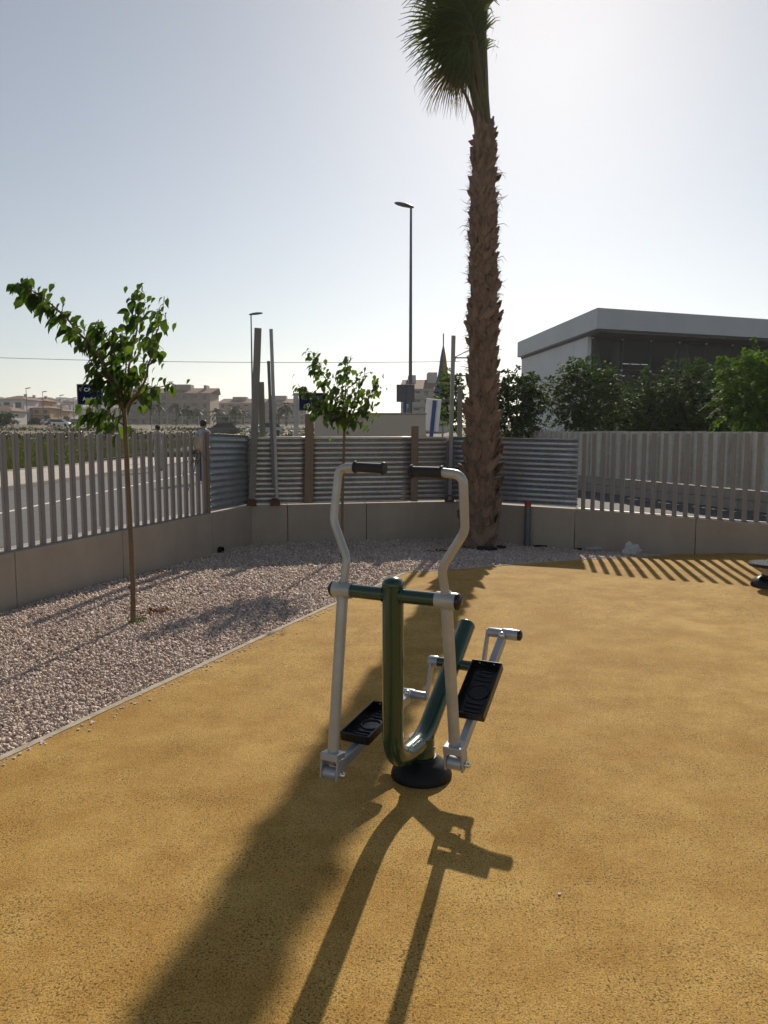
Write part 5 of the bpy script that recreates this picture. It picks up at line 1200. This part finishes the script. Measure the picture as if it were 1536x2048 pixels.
# ------------------------------------------------------------------ people
def person(loc, H, yaw, label, top, leg, pose, capmat):
    s = H / 1.75; root = thing('person', loc, label, 'person'); root.rotation_euler = (0, 0, yaw)
    J = {'pelvis': (0, 0, .95, .135, .105), 'waist': (0, 0, 1.10, .125, .10), 'chest': (0, -.01, 1.30, .155, .11), 'neckb': (0, 0, 1.46, .085, .08), 'neck': (0, -.005, 1.53, .05, .05), 'head': (0, -.015, 1.64, .078, .095), 'crown': (0, -.01, 1.71, .06, .075)}
    E = [('pelvis', 'waist'), ('waist', 'chest'), ('chest', 'neckb'), ('neckb', 'neck'), ('neck', 'head'), ('head', 'crown')]
    for q, sg in (('l', -1), ('r', 1)):
        st = pose['step'] * sg
        J.update({q + 'hip': (sg * .095, 0, .88, .095, .095), q + 'knee': (sg * .10, st * .45 - .02, .50, .066, .068), q + 'ank': (sg * .105, st + .02, .09, .044, .046), q + 'toe': (sg * .115, st - .13, .035, .04, .03),
                  q + 'sh': (sg * .185, 0, 1.42, .062, .06), q + 'el': (sg * .235, pose['el'][0], pose['el'][1], .045, .045), q + 'wr': (sg * (.235 + pose['wr'][2]), pose['wr'][0], pose['wr'][1], .03, .026), q + 'pa': (sg * (.235 + pose['wr'][2]), pose['wr'][0] - .03, pose['wr'][1] - .075, .034, .018)})
        E += [('pelvis', q + 'hip'), (q + 'hip', q + 'knee'), (q + 'knee', q + 'ank'), (q + 'ank', q + 'toe'), ('neckb', q + 'sh'), (q + 'sh', q + 'el'), (q + 'el', q + 'wr'), (q + 'wr', q + 'pa')]
        w = J[q + 'pa']
        for k in range(5):
            nm = q + 'f%d' % k; J[nm] = (w[0] + (k - 2) * .014 * 0 + sg * 0.002 * k, w[1] + (k - 2) * .018 - (.03 if k == 0 else 0), w[2] - (.085 if k else .04), .009, .009); E.append((q + 'pa', nm))
    names = list(J); me = bpy.data.meshes.new('p'); me.from_pydata([(J[n][0] * s, J[n][1] * s, J[n][2] * s) for n in names], [(names.index(a), names.index(b)) for a, b in E], [])
    o = bpy.data.objects.new('p', me); col.objects.link(o); m = o.modifiers.new('skin', 'SKIN'); m.use_smooth_shade = True
    sv = me.skin_vertices[0].data
    for i, n in enumerate(names): sv[i].radius = (J[n][3] * s, J[n][4] * s); sv[i].use_root = n == 'pelvis'
    sb = o.modifiers.new('sub', 'SUBSURF'); sb.levels = 2; sb.render_levels = 2
    dg = bpy.context.evaluated_depsgraph_get(); dg.update(); nm = bpy.data.meshes.new_from_object(o.evaluated_get(dg)); bpy.data.objects.remove(o); nm.name = 'body'
    nm.materials.clear()
    for x in (top, leg, M['skin'], M['shoe']): nm.materials.append(x)
    for p in nm.polygons:
        c = p.center / s; k = 0
        if c.z > 1.49: k = 2
        elif c.z < .09: k = 3
        elif c.z < .96 and abs(c.x) < .19: k = 1
        elif abs(c.x) > .19 and c.z < pose['wr'][1] + .03: k = 2
        p.material_index = k; p.use_smooth = True
    link('body', nm, root)
    mb = MB(); mb.lathe((0, -.005 * s, 1.655 * s), [(.094 * s, 0), (.10 * s, .03 * s), (.094 * s, .07 * s), (.06 * s, .105 * s), (0, .115 * s)], 16); 
    mb.box((0, -.125 * s, 1.665 * s), (.13 * s, .10 * s, .012 * s)); h = mb.mesh('cap', smooth=50); h.materials.append(capmat); link('cap', h, root)
    mb = MB(); mb.lathe((0, .012 * s, 1.585 * s), [(.05 * s, 0), (.085 * s, .03 * s), (.09 * s, .075 * s)], 14); h = mb.mesh('hair', smooth=50); h.materials.append(M['hair']); link('hair', h, root)
    mb = MB(); mb.add([(x * s, y * s, z * s) for x, y, z in ((-.012, -.105, 1.615), (.012, -.105, 1.615), (0, -.135, 1.615), (0, -.105, 1.655))], [(0, 1, 2), (0, 2, 3), (2, 1, 3)]); h = mb.mesh('nose'); h.materials.append(M['skin']); link('nose', h, root)
    return root
pp1 = onz(318, 943, STREET); person((pp1.x, pp1.y, STREET), 1.84, R(200), 'person in dark cap, pale shirt and beige trousers walking on the street', M['shirtgrey'], M['trousers'], dict(step=.10, el=(.03, 1.16), wr=(-.04, .93, .0)), M['cap'])
pp2 = at(408, 900, 24); person((pp2.x, pp2.y, STREET), 1.92, R(160), 'person in pale blue shirt seen from behind above the fence corner', M['shirtblue'], M['trousersdark'], dict(step=.04, el=(.02, 1.17), wr=(-.12, 1.0, -.03)), M['hair'])

# ------------------------------------------------------------------ haze
hz = MB(); hz.box((0, 1075, 34), (3300, 2360, 75)); ho = hz.build('haze', [], None); tag(ho, 'thin pale sunlit haze over the whole place', 'haze', kind='stuff')
hm = bpy.data.materials.new('haze_air'); hm.use_nodes = True; nt = hm.node_tree; nt.nodes.clear()
pv = nt.nodes.new('ShaderNodeVolumePrincipled'); pv.inputs['Density'].default_value = 0.00026; pv.inputs['Color'].default_value = (.92, .95, 1, 1); pv.inputs['Anisotropy'].default_value = .6
om = nt.nodes.new('ShaderNodeOutputMaterial'); nt.links.new(pv.outputs[0], om.inputs['Volume']); ho.data.materials.append(hm)
